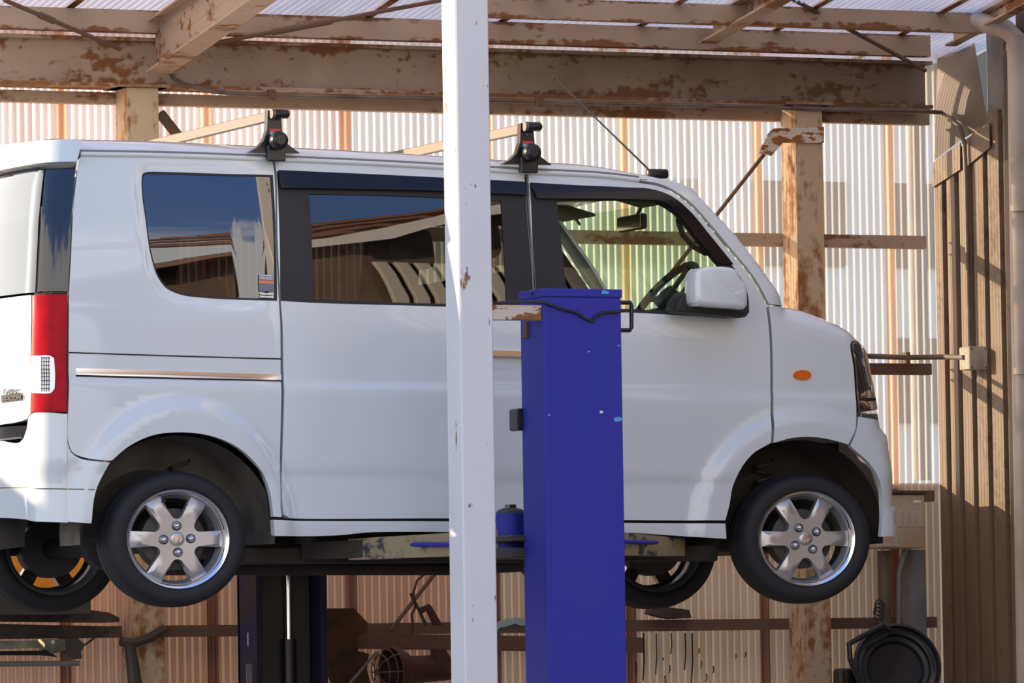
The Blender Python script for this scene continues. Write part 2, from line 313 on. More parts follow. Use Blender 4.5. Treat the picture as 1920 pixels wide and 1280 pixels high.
# ------------------------------------------------------------------ curved panels
def inside(p, poly):
    x, y = p; c = False; n = len(poly)
    for i in range(n):
        (x1,y1),(x2,y2) = poly[i], poly[i-1]
        if (y1 > y) != (y2 > y) and x < (x2-x1)*(y-y1)/(y2-y1)+x1: c = not c
    return c
def seg_dist(p, a, b):
    ax, ay = a; bx, by = b; px, py = p; dx, dy = bx-ax, by-ay; l = dx*dx+dy*dy
    t = 0 if l == 0 else max(0, min(1, ((px-ax)*dx+(py-ay)*dy)/l))
    return math.hypot(px-ax-t*dx, py-ay-t*dy)
def smooth_poly(P, step=0.035, ang=42, closed=True):
    """rounds gentle bends, keeps corners, resamples"""
    n = len(P); out = []
    V = [Vector(p) for p in P]
    def tan_(i, fwd):
        if not closed and i in (0, n-1): d = (V[1]-V[0]) if i == 0 else (V[n-1]-V[n-2]); return d.normalized()
        a = V[i]-V[i-1]; b = V[(i+1) % n]-V[i]
        if a.length < 1e-9 or b.length < 1e-9: return (b if fwd else a).normalized() if (b if fwd else a).length > 0 else Vector((1,0))
        if a.angle(b) > math.radians(ang): return (b if fwd else a).normalized()
        return (a.normalized()*b.length+b.normalized()*a.length).normalized()
    for i in range(n if closed else n-1):
        a, b = V[i], V[(i+1) % n]; l = (b-a).length
        if l < 1e-6: continue
        la = min(l, 2.2*(V[i]-V[i-1]).length) if (closed or i > 0) else l; lb = min(l, 2.2*(V[(i+2) % n]-b).length) if (closed or i < n-2) else l
        ta, tb = tan_(i, True)*la, tan_((i+1) % n, False)*lb; k = max(1, int(math.ceil(l/step)))
        for j in range(k):
            t = j/k; t2, t3 = t*t, t*t*t
            q = a*(2*t3-3*t2+1)+ta*(t3-2*t2+t)+b*(-2*t3+3*t2)+tb*(t3-t2); out.append((q.x, q.y))
    if not closed: out.append((V[-1].x, V[-1].y))
    return out
def offset_poly(P, d):
    """shrinks (d>0) a closed polygon by d"""
    n = len(P); A = sum(P[i-1][0]*P[i][1]-P[i][0]*P[i-1][1] for i in range(n)); s = 1 if A > 0 else -1; out = []
    for i in range(n):
        a, p, b = Vector(P[i-1]), Vector(P[i]), Vector(P[(i+1) % n]); e1 = (p-a); e2 = (b-p)
        if e1.length < 1e-9 or e2.length < 1e-9: out.append(P[i]); continue
        e1.normalize(); e2.normalize(); n1 = Vector((-e1.y, e1.x))*s; n2 = Vector((-e2.y, e2.x))*s
        m = n1+n2; m = m/max(0.35, m.length_squared/2) if m.length > 1e-6 else n1
        out.append((p.x+m.x*d, p.y+m.y*d))
    return out
class Surf:
    def __init__(s, fn): s.fn = fn
    def P(s, u, v): return s.fn(u, v)
    def N(s, u, v, h=0.004):
        du = s.fn(u+h, v)-s.fn(u-h, v); dv = s.fn(u, v+h)-s.fn(u, v-h); n = du.cross(dv); return n.normalized() if n.length > 0 else Vector((0,-1,0))
    def px(s, x, y, u, v):
        for _ in range(14):
            a = proj(s.fn(u, v)); ex, ey = x-a[0], y-a[1]
            if abs(ex)+abs(ey) < 0.02: break
            h = 1e-4; b = proj(s.fn(u+h, v)); c = proj(s.fn(u, v+h))
            j11, j21, j12, j22 = (b[0]-a[0])/h, (b[1]-a[1])/h, (c[0]-a[0])/h, (c[1]-a[1])/h; D = j11*j22-j12*j21
            if abs(D) < 1e-9: break
            du, dv = (ex*j22-ey*j12)/D, (ey*j11-ex*j21)/D; m = max(abs(du), abs(dv)); k = 1 if m < 0.3 else 0.3/m
            u += du*k; v += dv*k
        return (u, v)
def panel_geo(surf, outer, holes=(), th=0.02, off=0.0, grid=0.05, flip=1, back=False):
    """triangulated patch on surf with rim walls; off lifts it outwards; returns verts, faces, loop normals"""
    loops = [outer]+list(holes); co = []; ed = []
    for lp in loops:
        n = len(co); co += [Vector(p) for p in lp]; ed += [(n+i, n+(i+1) % len(lp)) for i in range(len(lp))]
    x0, x1 = min(p[0] for p in outer), max(p[0] for p in outer); y0, y1 = min(p[1] for p in outer), max(p[1] for p in outer)
    i = x0+grid/2
    hs = {}
    for lp in loops:
        for k in range(len(lp)):
            a, b = lp[k-1], lp[k]
            for cx in range(int(math.floor(min(a[0],b[0])/grid))-1, int(math.floor(max(a[0],b[0])/grid))+2):
                for cy in range(int(math.floor(min(a[1],b[1])/grid))-1, int(math.floor(max(a[1],b[1])/grid))+2): hs.setdefault((cx,cy), []).append((a, b))
    while i < x1:
        j = y0+grid/2
        while j < y1:
            if inside((i, j), outer) and not any(inside((i, j), h) for h in holes):
                if all(seg_dist((i, j), a, b) > grid*0.45 for a, b in hs.get((int(math.floor(i/grid)), int(math.floor(j/grid))), ())): co.append(Vector((i, j)))
            j += grid
        i += grid
    r = delaunay_2d_cdt(co, ed, [], 0, 1e-6); pv, pf = r[0], r[2]
    V = []; Nn = []
    for p in pv:
        n = surf.N(p.x, p.y)*flip; V.append(surf.P(p.x, p.y)+n*off); Nn.append(n)
    Fc = []; LN = []
    for f in pf:
        c = sum((pv[k] for k in f), Vector((0,0)))/len(f)
        if not inside(c, outer) or any(inside(c, h) for h in holes): continue
        q = list(f); nn = (V[q[1]]-V[q[0]]).cross(V[q[2]]-V[q[0]])
        if nn.dot(Nn[q[0]]) < 0: q.reverse()
        Fc.append(tuple(q)); LN += [Nn[k] for k in q]
    if th > 0:
        nb = len(V); used = sorted({k for f in Fc for k in f}); mp = {}
        if back:
            for k in used: mp[k] = len(V); V.append(V[k]-Nn[k]*th)
            for f in list(Fc[:]):
                q = tuple(mp[k] for k in reversed(f)); Fc.append(q); LN += [-Nn[k] for k in reversed(f)]
        for li, lp in enumerate(loops):
            A = sum(lp[k-1][0]*lp[k][1]-lp[k][0]*lp[k-1][1] for k in range(len(lp)))
            fr = []; bk = []
            for p in lp:
                n = surf.N(*p)*flip; q = surf.P(*p)+n*off; fr.append(q); bk.append(q-n*th)
            n0 = len(V); V += fr+bk; m = len(lp); ctr = sum(fr, Vector())/m
            for k in range(m):
                k2 = (k+1) % m; q = [n0+k, n0+k2, n0+m+k2, n0+m+k]; nn = (V[q[1]]-V[q[0]]).cross(V[q[2]]-V[q[1]])
                if nn.length < 1e-12: continue
                # outward test by stepping in parameter space
                a, b = Vector(lp[k]), Vector(lp[k2]); e = (b-a); o2 = Vector((e.y, -e.x))
                if A < 0: o2 = -o2
                if li > 0: o2 = -o2
                mid = (a+b)/2; w = surf.P(mid.x+o2.x*0.01, mid.y+o2.y*0.01)-surf.P(mid.x, mid.y)
                if nn.dot(w) < 0: q.reverse(); nn = -nn
                Fc.append(tuple(q)); LN += [nn.normalized()]*4
    return V, Fc, LN
def panel(name, surf, outer, mat, parent, holes=(), **kw):
    v, f, n = panel_geo(surf, outer, holes, **kw); return mesh(name, v, f, mat, parent, normals=n)
def join_geo(gs):
    V = []; Fc = []; LN = []
    for v, f, n in gs:
        k = len(V); V += v; Fc += [tuple(i+k for i in q) for q in f]; LN += n
    return V, Fc, LN
#PART2
# ================================================================== THE SETTING
YP, YG, YS = 2.70, 2.90, 2.98            # posts, girts, back sheets
PITCH = 0.0377
xl = U(-110, 600, y=YS).x; XW = U(1757, 700, y=YS).x       # left end of the back wall, plane of the right wall
def corr(x0, x1, rows, amp=0.009, phase=0.0, n=8):
    """corrugated strip along x; rows = list of functions x-> (base point) with normal"""
    k = max(2, int(round((x1-x0)/PITCH*n))); v = []; f = []
    for rf in rows:
        for i in range(k+1):
            x = x0+(x1-x0)*i/k; v.append(rf(x, amp*math.cos(2*math.pi*x/PITCH+phase)))
    for r in range(len(rows)-1):
        for i in range(k): f.append((r*(k+1)+i, r*(k+1)+i+1, (r+1)*(k+1)+i+1, (r+1)*(k+1)+i))
    return v, f
g = G().box((-9,-2.2,-0.12),(9,3.2,0), 0); fl = g.make('floor', 'concrete'); tag(fl, kind='structure')
g = G().add([(-120,-120,-0.14),(120,-120,-0.14),(120,120,-0.14),(-120,120,-0.14)], [(0,1,2,3)]); tag(g.make('ground', 'asphalt'), kind='structure')

# back wall: two tiers of corrugated plastic sheets and the stained overlaps between them
zsplit = U(1700, 905, y=YS).z; ztop = U(900, 40, y=YS).z
wb = G().box((xl, YS+0.03, 0),(XW, YS+0.05, 0.25), 0).make('wall_back', 'concrete'); tag(wb, kind='structure')
xs = [xl]+[U(p, 700, y=YS).x for p in (118,393,654,922,1177,1427,1673)]+[XW+0.03]
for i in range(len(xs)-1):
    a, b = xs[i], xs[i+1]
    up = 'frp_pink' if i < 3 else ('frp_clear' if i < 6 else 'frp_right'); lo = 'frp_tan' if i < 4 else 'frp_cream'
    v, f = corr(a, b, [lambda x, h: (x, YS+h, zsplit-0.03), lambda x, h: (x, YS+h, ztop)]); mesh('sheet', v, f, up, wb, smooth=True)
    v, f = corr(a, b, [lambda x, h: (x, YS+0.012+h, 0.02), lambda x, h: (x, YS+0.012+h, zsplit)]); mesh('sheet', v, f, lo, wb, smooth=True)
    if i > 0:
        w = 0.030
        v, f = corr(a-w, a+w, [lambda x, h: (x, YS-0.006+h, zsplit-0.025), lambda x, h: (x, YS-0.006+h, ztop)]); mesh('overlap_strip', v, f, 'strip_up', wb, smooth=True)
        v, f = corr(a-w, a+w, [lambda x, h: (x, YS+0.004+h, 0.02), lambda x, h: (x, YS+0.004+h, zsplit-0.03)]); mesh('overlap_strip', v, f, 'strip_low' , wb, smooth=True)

# roof: sloping up towards the street
RS = 0.15; zr0 = U(640, 30, y=2.60).z
def zroof(y): return zr0+(2.60-y)*RS
cl = G().box((xl-0.2, -1.30, zroof(-1.3)-0.10),(XW+0.5, -1.26, zroof(-1.26)-0.01), 0).make('ceiling', 'beam_paint'); tag(cl, kind='structure')
xr = [U(p, 40, y=2.6).x for p in (-150,135,420,690,945,1203,1455,1690,1900)]
for i in range(len(xr)-1):
    a, b = xr[i], xr[i+1]
    v, f = corr(a, b, [lambda x, h: (x, 3.15, zroof(3.15)+0.012+h), lambda x, h: (x, -1.35, zroof(-1.35)+0.012+h)]); mesh('sheet', v, f, 'frp_roof', cl, smooth=True)
    if i > 0:
        w = 0.022; v, f = corr(a-w, a+w, [lambda x, h: (x, 3.12, zroof(3.12)+0.004+h), lambda x, h: (x, -1.35, zroof(-1.35)+0.004+h)]); mesh('overlap_strip', v, f, 'beam_rust', cl, smooth=True)

# steel frame
xe = U(1748, 150, y=YP).x
zb0 = U(600, 84, y=YP+0.08).z; zb1 = U(600, 176, y=YP+0.08).z
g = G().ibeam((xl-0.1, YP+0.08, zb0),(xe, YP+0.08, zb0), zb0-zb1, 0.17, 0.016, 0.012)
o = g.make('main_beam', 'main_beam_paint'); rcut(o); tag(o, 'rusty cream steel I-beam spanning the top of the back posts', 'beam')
def girt(name, pxl, pxr, pyt, pyb, pref, label, mat='beam_paint', y=YG-0.04, d=0.06, group='back wall girts'):
    a = U(pref, pyt, y=y); b = U(pref, pyb, y=y); x0 = U(pxl, pyt, y=y).x; x1 = U(pxr, pyt, y=y).x
    o = rcut(G().ibeam((x0, y, a.z),(x1, y, a.z), a.z-b.z, d, 0.005, 0.005, kind='C').make(name, mat)); return tag(o, label, 'girt', group)
girt('wall_girt', -110, 1742, 178, 200, 400, 'cream steel girt right under the main roof beam')
girt('wall_girt', -110, 1737, 437, 461, 1430, 'cream channel girt seen through the van cab window and right post')
girt('wall_girt', -110, 1747, 681, 702, 1690, 'short-looking girt end sticking out past the van headlight', 'iron_rust')
girt('wall_girt', -110, 1752, 919, 940, 1740, 'dark girt end beside the beige meter box', 'iron_rust')
girt('wall_girt', -110, 1757, 1161, 1182, 1300, 'rust-brown girt running below the lifted van', 'iron_rust')

def purlin(py0, py1, pref, y, label, x1, x0=None):
    a = U(pref, py0, y=y); b = U(pref, py1, y=y)
    o = rcut(G().ibeam((x0 or xl-0.1, y, a.z),(x1, y, a.z), a.z-b.z, 0.07, 0.006, 0.006, kind='C').make('roof_purlin', 'purlin_paint')); return tag(o, label, 'purlin', 'roof purlins')
purlin(31, 72, 640, 2.60, 'cream roof purlin just above the main beam', U(1745, 100, y=2.6).x)
purlin(13, 50, 1500, 2.20, 'brown roof purlin at the top right, nearer the street', U(1850, 50, y=2.2).x, U(880, 0, y=2.2).x)
def rafter(name, pxb, pyb, y0, h, w, kind, label, mat, y1=-1.24, flipw=1):
    p = U(pxb, pyb, y=y0); up = Vector((0, RS, 1)).normalized()
    a = p+Vector((0,0,h)); b = a+Vector((0, y1-y0, (y0-y1)*RS))
    o = rcut(G().ibeam(a, b, h, w, 0.010, 0.009, side=(flipw,0,0), up=up, kind=kind).make(name, mat)); return tag(o, label, 'rafter')
rafter('roof_rafter', 292, 140, YP-0.03, 0.235, 0.125, 'I', 'large cream I-beam rafter rising from the left post connection', 'beam_paint')
rafter('roof_rafter', 1340, 84, 2.56, 0.115, 0.09, 'C', 'channel strut between purlins with a sunlit lower flange', 'purlin_paint', y1=1.5, flipw=-1)
rafter('roof_rafter', 1790, 88, 2.56, 0.10, 0.06, 'C', 'short channel strut at the dark right roof corner', 'purlin_paint', y1=1.7, flipw=-1)

def post(pxl, pxr, pref, label, name='steel_post'):
    x0 = U(pxl, pref, y=YP).x; x1 = U(pxr, pref, y=YP).x; zt = zb1+0.0
    t = thing(name, ((x0+x1)/2, YP+0.08, 0), label, 'post', 'back wall posts')
    g = G().box((x0, YP, 0),(x1, YP+0.014, zt)).box((x0, YP+0.146, 0),(x1, YP+0.16, zt)).box((x0+0.001, YP+0.012, 0),(x0+0.012, YP+0.148, zt))
    g.make('column', 'post_paint', t)
    G().box((x0-0.05, YP-0.03, zt-0.0),(x1+0.05, YP+0.2, zt+0.014)).make('cap_plate', 'beam_rust', t)
    return t, x0, x1
tl, lx0, lx1 = post(240, 298, 230, 'rusty cream steel post at the left, behind the van tail')
tr, rx0, rx1 = post(1494, 1545, 400, 'rusty cream steel post behind the van bonnet')
# knee plates at the tops of the posts
pl = [U(p, q, y=YP-0.005) for p, q in ((1450,241),(1543,238),(1543,268),(1466,268),(1445,292),(1420,287),(1440,250))]
G().prism(pl, (0,-0.012,0)).make('gusset_plate', 'bracket_rust', tr)
def rod(name, a, b, r, label, mat='iron_rust', extra=None, group='bracing rods'):
    g = G().tube([a, b], r, 8)
    if extra:
        for t0, t1, rr in extra: g.tube([Vector(a).lerp(Vector(b), t0), Vector(a).lerp(Vector(b), t1)], rr, 8)
    o = g.make(name, mat); smooth_by_angle(o); return tag(o, label, 'brace', group)
yb = YP+0.14
rod('brace_rod', U(1436,285,y=yb), U(733,1180,y=yb), 0.010, 'thin diagonal wall rod rising right from the shelf to the right post')
rod('brace_rod', U(300,212,y=yb-0.03), U(1010,1106,y=yb-0.03), 0.012, 'diagonal wall rod falling right from the left post top', extra=[(0.0,0.06,0.026)])
rod('brace_rod', U(8,0,y=2.3), U(225,92,y=2.66), 0.011, 'roof bracing rod running down to the beam at the far left', extra=[(0.30,0.42,0.017)])
rod('brace_rod', U(395,82,y=2.66), U(850,-4,y=2.2), 0.010, 'roof bracing rod between the big rafter and the white post', extra=[(0.25,0.50,0.016)])
rod('brace_rod', U(1480,-5,y=2.1), U(1735,132,y=2.62), 0.011, 'roof bracing rod crossing the dark right corner')

# right wall: ribbed brown siding, perpendicular to the back wall
wr = G().box((XW+0.075, -1.2, 0),(XW+0.10, YS+0.02, 0.3), 0).make('wall_right', 'concrete'); tag(wr, kind='structure')
zrt = U(1800, 300, x=XW).z+0.1
def ypx(px, py=600): return U(px, py, x=XW).y
ribs = [ypx(p) for p in (1757,1779,1803,1829,1857,1887)]; 
while ribs[-1] > -2.6: ribs.append(ribs[-1]-0.15)  # boards run on unseen towards the street, added to cut sky light
prof = []
for i in range(len(ribs)-1):
    a, b = ribs[i], ribs[i+1]; w = a-b
    prof += [(0.0, a), (0.0, b+0.03), (0.035, b+0.024), (0.035, b+0.006)]
for i in range(len(ribs)-1):                      # each siding board is one piece
    a, b = ribs[i], ribs[i+1]; q = [(0.0,a),(0.0,b+0.05),(0.034,b+0.046),(0.034,b)]
    zt_ = U(1800+0, 330-i*28, x=XW).z if i < 6 else zroof(max(b,-0.8))-0.02
    v = [(XW+d, y, z) for z in (0.0, zt_) for d, y in q]; k = len(q)
    v += [(XW+d+0.004, y, z) for z in (0.0, zt_) for d, y in q]
    f = []
    for s_ in range(k-1):
        f += [(s_, s_+1, k+s_+1, k+s_), (2*k+s_, 3*k+s_, 3*k+s_+1, 2*k+s_+1)]
    f += [(k+s_, k+s_+1, 3*k+s_+1, 3*k+s_) for s_ in range(k-1)]
    mesh('siding_board', v, f, 'wall_brown', wr)
G().prism([U(p, q, x=XW-0.006) for p, q in ((1749,352),(1752,304),(1802,268),(1802,318))], (-0.006,0,0)).make('flashing', 'wall_brown', wr)
G().prism([U(p, q, x=XW-0.006) for p, q in ((1812,314),(1812,262),(1857,230),(1858,276))], (-0.006,0,0)).make('flashing', 'wall_brown', wr)
# bent sheet above the flashing
rows = []
for k in range(9):
    t = k/8; e = [(1742,215),(1749,150),(1755,90)] ; 
    rows.append([U(1752+6*t, 300-215*t, x=XW+0.10*t*t), U(1798+2*t, 265-185*t, x=XW+0.13*t*t), U(1852-27*t, 232-165*t, x=XW+0.16*t*t)])
v = [p for r_ in rows for p in r_]; f = [(i*3+j, i*3+j+1, i*3+j+4, i*3+j+3) for i in range(8) for j in range(2)]
mesh('bent_sheet', v, f, 'wall_dark', wr, smooth=True)
G().prism([U(p, q, x=XW+0.02) for p, q in ((1849,62),(1880,72),(1882,222),(1853,227))], (0.01,0,0)).make('filler_panel', 'grey_panel', wr)
G().prism([U(p, q, x=XW-0.01) for p, q in ((1880,50),(1892,50),(1896,300),(1884,300))], (0.03,0,0)).make('corner_post', 'wall_dark', wr)
# downpipe with elbow
dp = [U(1925,1300,x=XW-0.03), U(1911,400,x=XW-0.03), U(1907,110,x=XW-0.03), U(1904,72,x=XW-0.04), U(1885,54,x=XW-0.06), U(1860,47,x=XW-0.10), U(1780,26,x=XW-0.25), U(1670,-6,x=XW-0.50)]
t = thing('downpipe', (dp[0].x, dp[0].y, 0), 'pale grey drainpipe with an elbow at the right edge', 'pipe')
smooth_by_angle(G().tube([Vector((dp[0].x, dp[0].y, 0.0))]+dp, 0.047, 16).make('pipe', 'pipe_grey', t))
for q in ((1906,82),(1913,385),(1917,690)):
    p = U(*q, x=XW-0.03); smooth_by_angle(G().tube([p, p-Vector((0,0,0.03))], 0.051, 16).make('coupling', 'pipe_grey', t))
# neighbouring building glimpsed past the wall end, and the houses over the street that the van reflects
t = thing('neighbour_building', (XW+10, 22, 0), 'white building with dark windows glimpsed through the gap by the right wall', 'building')
G().box((XW+4, 22, 0),(XW+18, 30, 8), 0).make('wall', 'house_wall', t)
for k in range(5):
    for i in range(10):
        G().box((XW+4.3+i*1.35, 21.95, 1.0+k*1.3),(XW+5.2+i*1.35, 22.02, 1.7+k*1.3), 0).make('window', 'black_gloss', t)
# added unseen wall right of the opening: blocks sky light, darkens right corner
xf0 = U(1920, 640, y=-1.28).x+0.14
wf = G().box((xf0, -1.28, 0),(XW+0.06, -1.18, zroof(-1.28)-0.10), 0.01).make('light_block_wall', 'wall_brown'); tag(wf, kind='structure')
# added wall out of frame, sized to keep low sun off the lower workshop
bw = G().box((-9.0, 3.5, 0),(-2.3, 3.66, 3.52), 0.01).make('sun_block_wall', 'concrete'); tag(bw, 'added unseen sun-blocking wall outside the open left end of the workshop', 'wall')
# oil drips on the lower sheets
for px_, py_, ln, w_ in ((1231,1186,78,3),(1259,1186,40,3),(1285,1186,70,4),(1298,1186,95,4),(1247,1266,20,3),(1256,1246,16,3),(1311,1215,10,3),(1315,1238,14,2.5),(1325,1262,16,2.5),(1338,1248,14,3),(1207,1186,90,5),(1193,1240,30,4),(1380,1226,8,2.5),(1398,1222,10,2.5),(1244,1232,6,3),(1500,1232,18,4)):
    w_ *= 0.5; yy = YS-0.004; c = [U(px_-w_/2, py_, y=yy), U(px_+w_/2, py_, y=yy), U(px_+w_/2+1, py_+ln*0.6, y=yy), U(px_+w_/3-1, py_+ln, y=yy), U(px_-w_/3-1, py_+ln, y=yy), U(px_-w_/2+1, py_+ln*0.6, y=yy)]
    G().prism(c, (0,0.006,0)).make('oil_drip', 'board', wb)
#PART3
# ================================================================== THE VAN
YC = 0.8475; YB0 = -0.02; PITCHV = 0.016
PROF = [(-0.40,0.06),(-0.10,0.022),(0.0,0.012),(0.07,0.006),(0.26,0.008),(0.285,0.003),(0.32,0.0),(0.60,0.0),(0.635,0.003),(0.665,0.012),(0.70,0.0145),(0.90,0.024),(0.98,0.034),(1.08,0.0465),(1.2,0.0645),(1.32,0.088),(1.44,0.116),(1.55,0.146),(1.70,0.192),(2.2,0.36)]
def lerp_t(T, x):
    if x <= T[0][0]: return T[0][1]
    for (a, b), (c, d) in zip(T, T[1:]):
        if x <= c: return b+(d-b)*(x-a)/(c-a)
    return T[-1][1]
_tan = []
for i in range(len(PROF)):                                    # monotone cubic through the section points
    if i in (0, len(PROF)-1): _tan.append(0.2); continue
    (xa,ya),(xb,yb__),(xc,yc__) = PROF[i-1:i+2]; d0, d1 = (yb__-ya)/(xb-xa), (yc__-yb__)/(xc-xb)
    _tan.append(0.0 if d0*d1 <= 0 else 2*d0*d1/(d0+d1))
def base_y(x, z):
    w = max(-0.39, min(2.19, z-ZC+PITCHV*x)); i = 0
    while PROF[i+1][0] < w: i += 1
    (xa,ya),(xb,yb__) = PROF[i], PROF[i+1]; h = xb-xa; t = (w-xa)/h
    return YB0+ya*(1+2*t)*(1-t)**2+_tan[i]*h*t*(1-t)**2+yb__*t*t*(3-2*t)+_tan[i+1]*h*t*t*(t-1)
def UV(a, b, fn=None, it=14):
    y = 0.05
    for _ in range(it): P_ = U(a, b, y=y); y = 0.4*y+0.6*(fn or base_y)(P_.x, P_.z)
    P_ = U(a, b, y=y); return (P_.x, P_.z)
QWIN = [(266,329),(269,324),(276,322),(400,325),(512,328),(516,400),(520,564),(450,562),(380,558),(337.5,552),(309,538),(295,518),(284,484.7),(273,414),(266,358)]
QB = [UV(a, b) for a, b in QWIN]
def sst(a, b, x):
    t = max(0, min(1, (x-a)/(b-a))); return t*t*(3-2*t)
PR, PF = U(342,1000,y=YB0), U(1513,1000,y=YB0)
def flare(x, z):
    r = 0
    for P_, rx, rz in ((PR,0.50,0.56),(PF,0.55,0.535)):
        e = math.hypot((x-P_.x)/rx, (z-P_.z)/rz)
        if e < 1.12: r = max(r, 0.026*(1-sst(0.88,1.05,e)))
    return r
# silhouette of the nose: the side rolls inwards as it nears this line
NOSE_PX = [(1477,574),(1505.6,580),(1550,596),(1595,618.5),(1617,641),(1627,657),(1633.5,679),(1642,725),(1648,778),(1651,801),(1664,816.6),(1667,832),(1670,880),(1671,948),(1676,952),(1679,1005)]
NOSE = [(p.x, p.z) for p in (U(a+1.5, b-1.0, y=YB0+0.06) for a, b in NOSE_PX)]
APIL_PX = [(1301,359),(1340,400),(1381.5,445),(1423,498),(1477,574)]
APIL = [(p.x, p.z) for p in (U(a, b, y=base_y(2.6, U(a,b,y=0.1).z)+0.03) for a, b in APIL_PX)]
def inset(L_, d):
    out = []
    for i, q in enumerate(L_):
        a, b = Vector(L_[max(0,i-1)]), Vector(L_[min(len(L_)-1,i+1)]); t = (b-a).normalized(); out.append((q[0]-t.y*-1*-d*-1 if False else q[0]+t.y*d, q[1]-t.x*d))
    return out
NOSE_S = smooth_poly(NOSE, 0.03, 35, closed=False); NOSE_IN = inset(NOSE_S, 0.003)
APIL_S = smooth_poly(APIL, 0.03, 60, closed=False); APIL_IN = inset(APIL_S, 0.002)
def roll(d, r): 
    if d >= r: return 0
    q = (r-d)/r; return r*(1-math.sqrt(max(0, 1-q*q*0.98)))
def side_y(x, z):
    y = base_y(x, z)-flare(x, z)
    if -0.30 < x < 0.62 and z > ZC+0.85:                          # the quarter window sits in a bevelled recess
        d = 0 if inside((x,z), QB) else min(seg_dist((x,z), QB[k-1], QB[k]) for k in range(len(QB)))
        y += 0.014*(1-sst(0.004, 0.040, d))*(1-sst(0.28,0.42,x))
    if x > 1.9:
        d = min(seg_dist((x,z), a, b) for a, b in zip(NOSE, NOSE[1:])); y += roll(d, 0.10)
        d = min(seg_dist((x,z), a, b) for a, b in zip(APIL, APIL[1:])); y += roll(d, 0.035)
    return y
SIDE = Surf(lambda u, v: Vector((u, side_y(u, v), v)))
def S(pts, smooth=True, step=0.035, ang=42):
    q = [(a[0], a[1]) if isinstance(b, str) else UV(a, b, side_y) for a, b in pts]      # (uv, 'uv') passes through
    return smooth_poly(q, step, ang) if smooth else smooth_poly(q, step, -1)
van = thing('van', (1.35, YC, ZC-0.28), 'pearl white high-roof minivan raised on the blue car lift', 'van')
half = []                                                    # parts mirrored to the far side
def vp(name, pts, mat, holes=(), gap=0.004, parent=None, mirror=True, **kw):
    P_ = S(pts); P_ = offset_poly(P_, gap) if gap else P_
    if mat == 'van_paint': kw.setdefault('grid', 0.026)
    o = panel(name, SIDE, P_, mat, parent or van, [S(h) for h in holes], **kw)
    if mirror and parent is None: half.append(o)
    return o
ARCH_R = [(511,970),(506,928.5),(496,897),(477,868),(449,842.5),(410,823),(371,814),(332,812),(293,816),(254,831),(230.6,846.5),(211,864)]
ARCH_F = [(1449,831),(1410,854),(1387,885.5),(1375,913),(1369,948),(1361,977)]
Q_EDGE = [(147.6,296),(142,333),(135,409),(131,493),(128,549),(127,700),(127,831)]
vp('quarter_panel', [(152,289),(300,292),(512,300),(516,322),(519,450),(524.5,563),(527,600),(528,700),(528,800),(528,955),(530,971)]+ARCH_R+[(206,865),(150,857),(134,848)]+Q_EDGE[::-1], 'van_paint', holes=[QWIN], th=0.03)
qw = vp('quarter_window', QWIN, 'glass_black', gap=0.002, th=0.006, off=-0.006)
vp('quarter_window_seal', QWIN, 'black_trim', holes=[[(269,332),(272,327),(278,325.5),(400,328.5),(507,331),(512,400),(515,559),(450,558),(380,554),(339,548),(312,535),(298,516),(287,483.7),(276,413),(269,358)]], gap=0.0, th=0.004, off=-0.004)
SW = [(519,320),(700,328),(987,342),(994,430),(1000,537),(1002,582),(838,575),(586,567.5),(525,564)]
SG = [(580,363),(760,367),(940,376),(946,470),(950,570),(838,569),(588,561)]
sd = vp('sliding_door', [(514,300),(700,308),(984,323),(990,400),(1001,537),(1004,620),(1007,800),(1010,975),(843,973.4),(542,972),(532,966),(529,950),(530,700),(528,600),(525,563),(519,450),(517,322)], 'van_paint', holes=[SW], th=0.03)
vp('door_window_trim', SW, 'black_trim', holes=[SG], gap=0.001, th=0.01, off=-0.003)
vp('door_window', SG, 'glass_dark', gap=0.0, th=0.004, off=-0.008)
vp('rain_visor', [(520,321),(700,329),(986,343),(985,368),(835,361),(524,355)], 'visor', gap=0.001, th=0.012, off=0.018)
FW = [(993,344),(1079,349),(1168,353),(1227,358),(1257,369.6),(1286.5,393),(1330,444),(1372.6,497),(1402,548),(1405,585),(1398,594),(1387,596),(1182,586),(1004,582),(1001,537)]
FG = [(1044,376),(1120,375),(1206,376),(1242,381),(1268,404),(1305,450),(1345,497),(1318,530),(1287,545),(1270,572),(1266,583),(1182,579),(1066,576),(1060,520)]
vp('front_door', [(989,324),(1004,323),(1138,332),(1197,341),(1242,350),(1286,377),(1330,424),(1374,477),(1404,512),(1425,545),(1437,571),(1441,596),(1446,700),(1447,831)]+ARCH_F[1:]+[(1173,976.6),(1012,975),(1009,800),(1006,640),(1003,540),(993,406)], 'van_paint', holes=[FW], th=0.03)
vp('front_window_trim', FW, 'black_trim', holes=[FG], gap=0.001, th=0.01, off=-0.003)
vp('front_window', FG, 'glass_clear', gap=0.0, th=0.004, off=-0.008)
vp('front_rain_visor', [(992,344),(1079,349),(1168,353),(1227,358),(1257,369.6),(1286.5,393),(1330,444),(1373,497),(1344,496),(1305,450),(1268,404),(1242,381),(1206,377),(1004,374)], 'visor', gap=0.001, th=0.012, off=0.016)
_zh0 = UV(1617, 641)[1]; _zh1 = UV(1648, 778)[1]
N_F = [(q, 'uv') for q in NOSE_IN if q[1] > _zh0+0.002]; N_H = [(q, 'uv') for q in NOSE_IN if _zh1+0.012 < q[1] <= _zh0-0.004]; N_B = [(q, 'uv') for q in NOSE_IN if q[1] <= _zh1-0.002]
vp('front_fender', [(1441,573)]+N_F+[(1597,639),(1595,647),(1601,687.5),(1606,753),(1606,792.5),(1591,834),(1566.6,827),(1527.6,820),(1488.5,821),(1450,831),(1449,700),(1444,596)], 'van_paint', th=0.03, grid=0.016, gap=0.002)
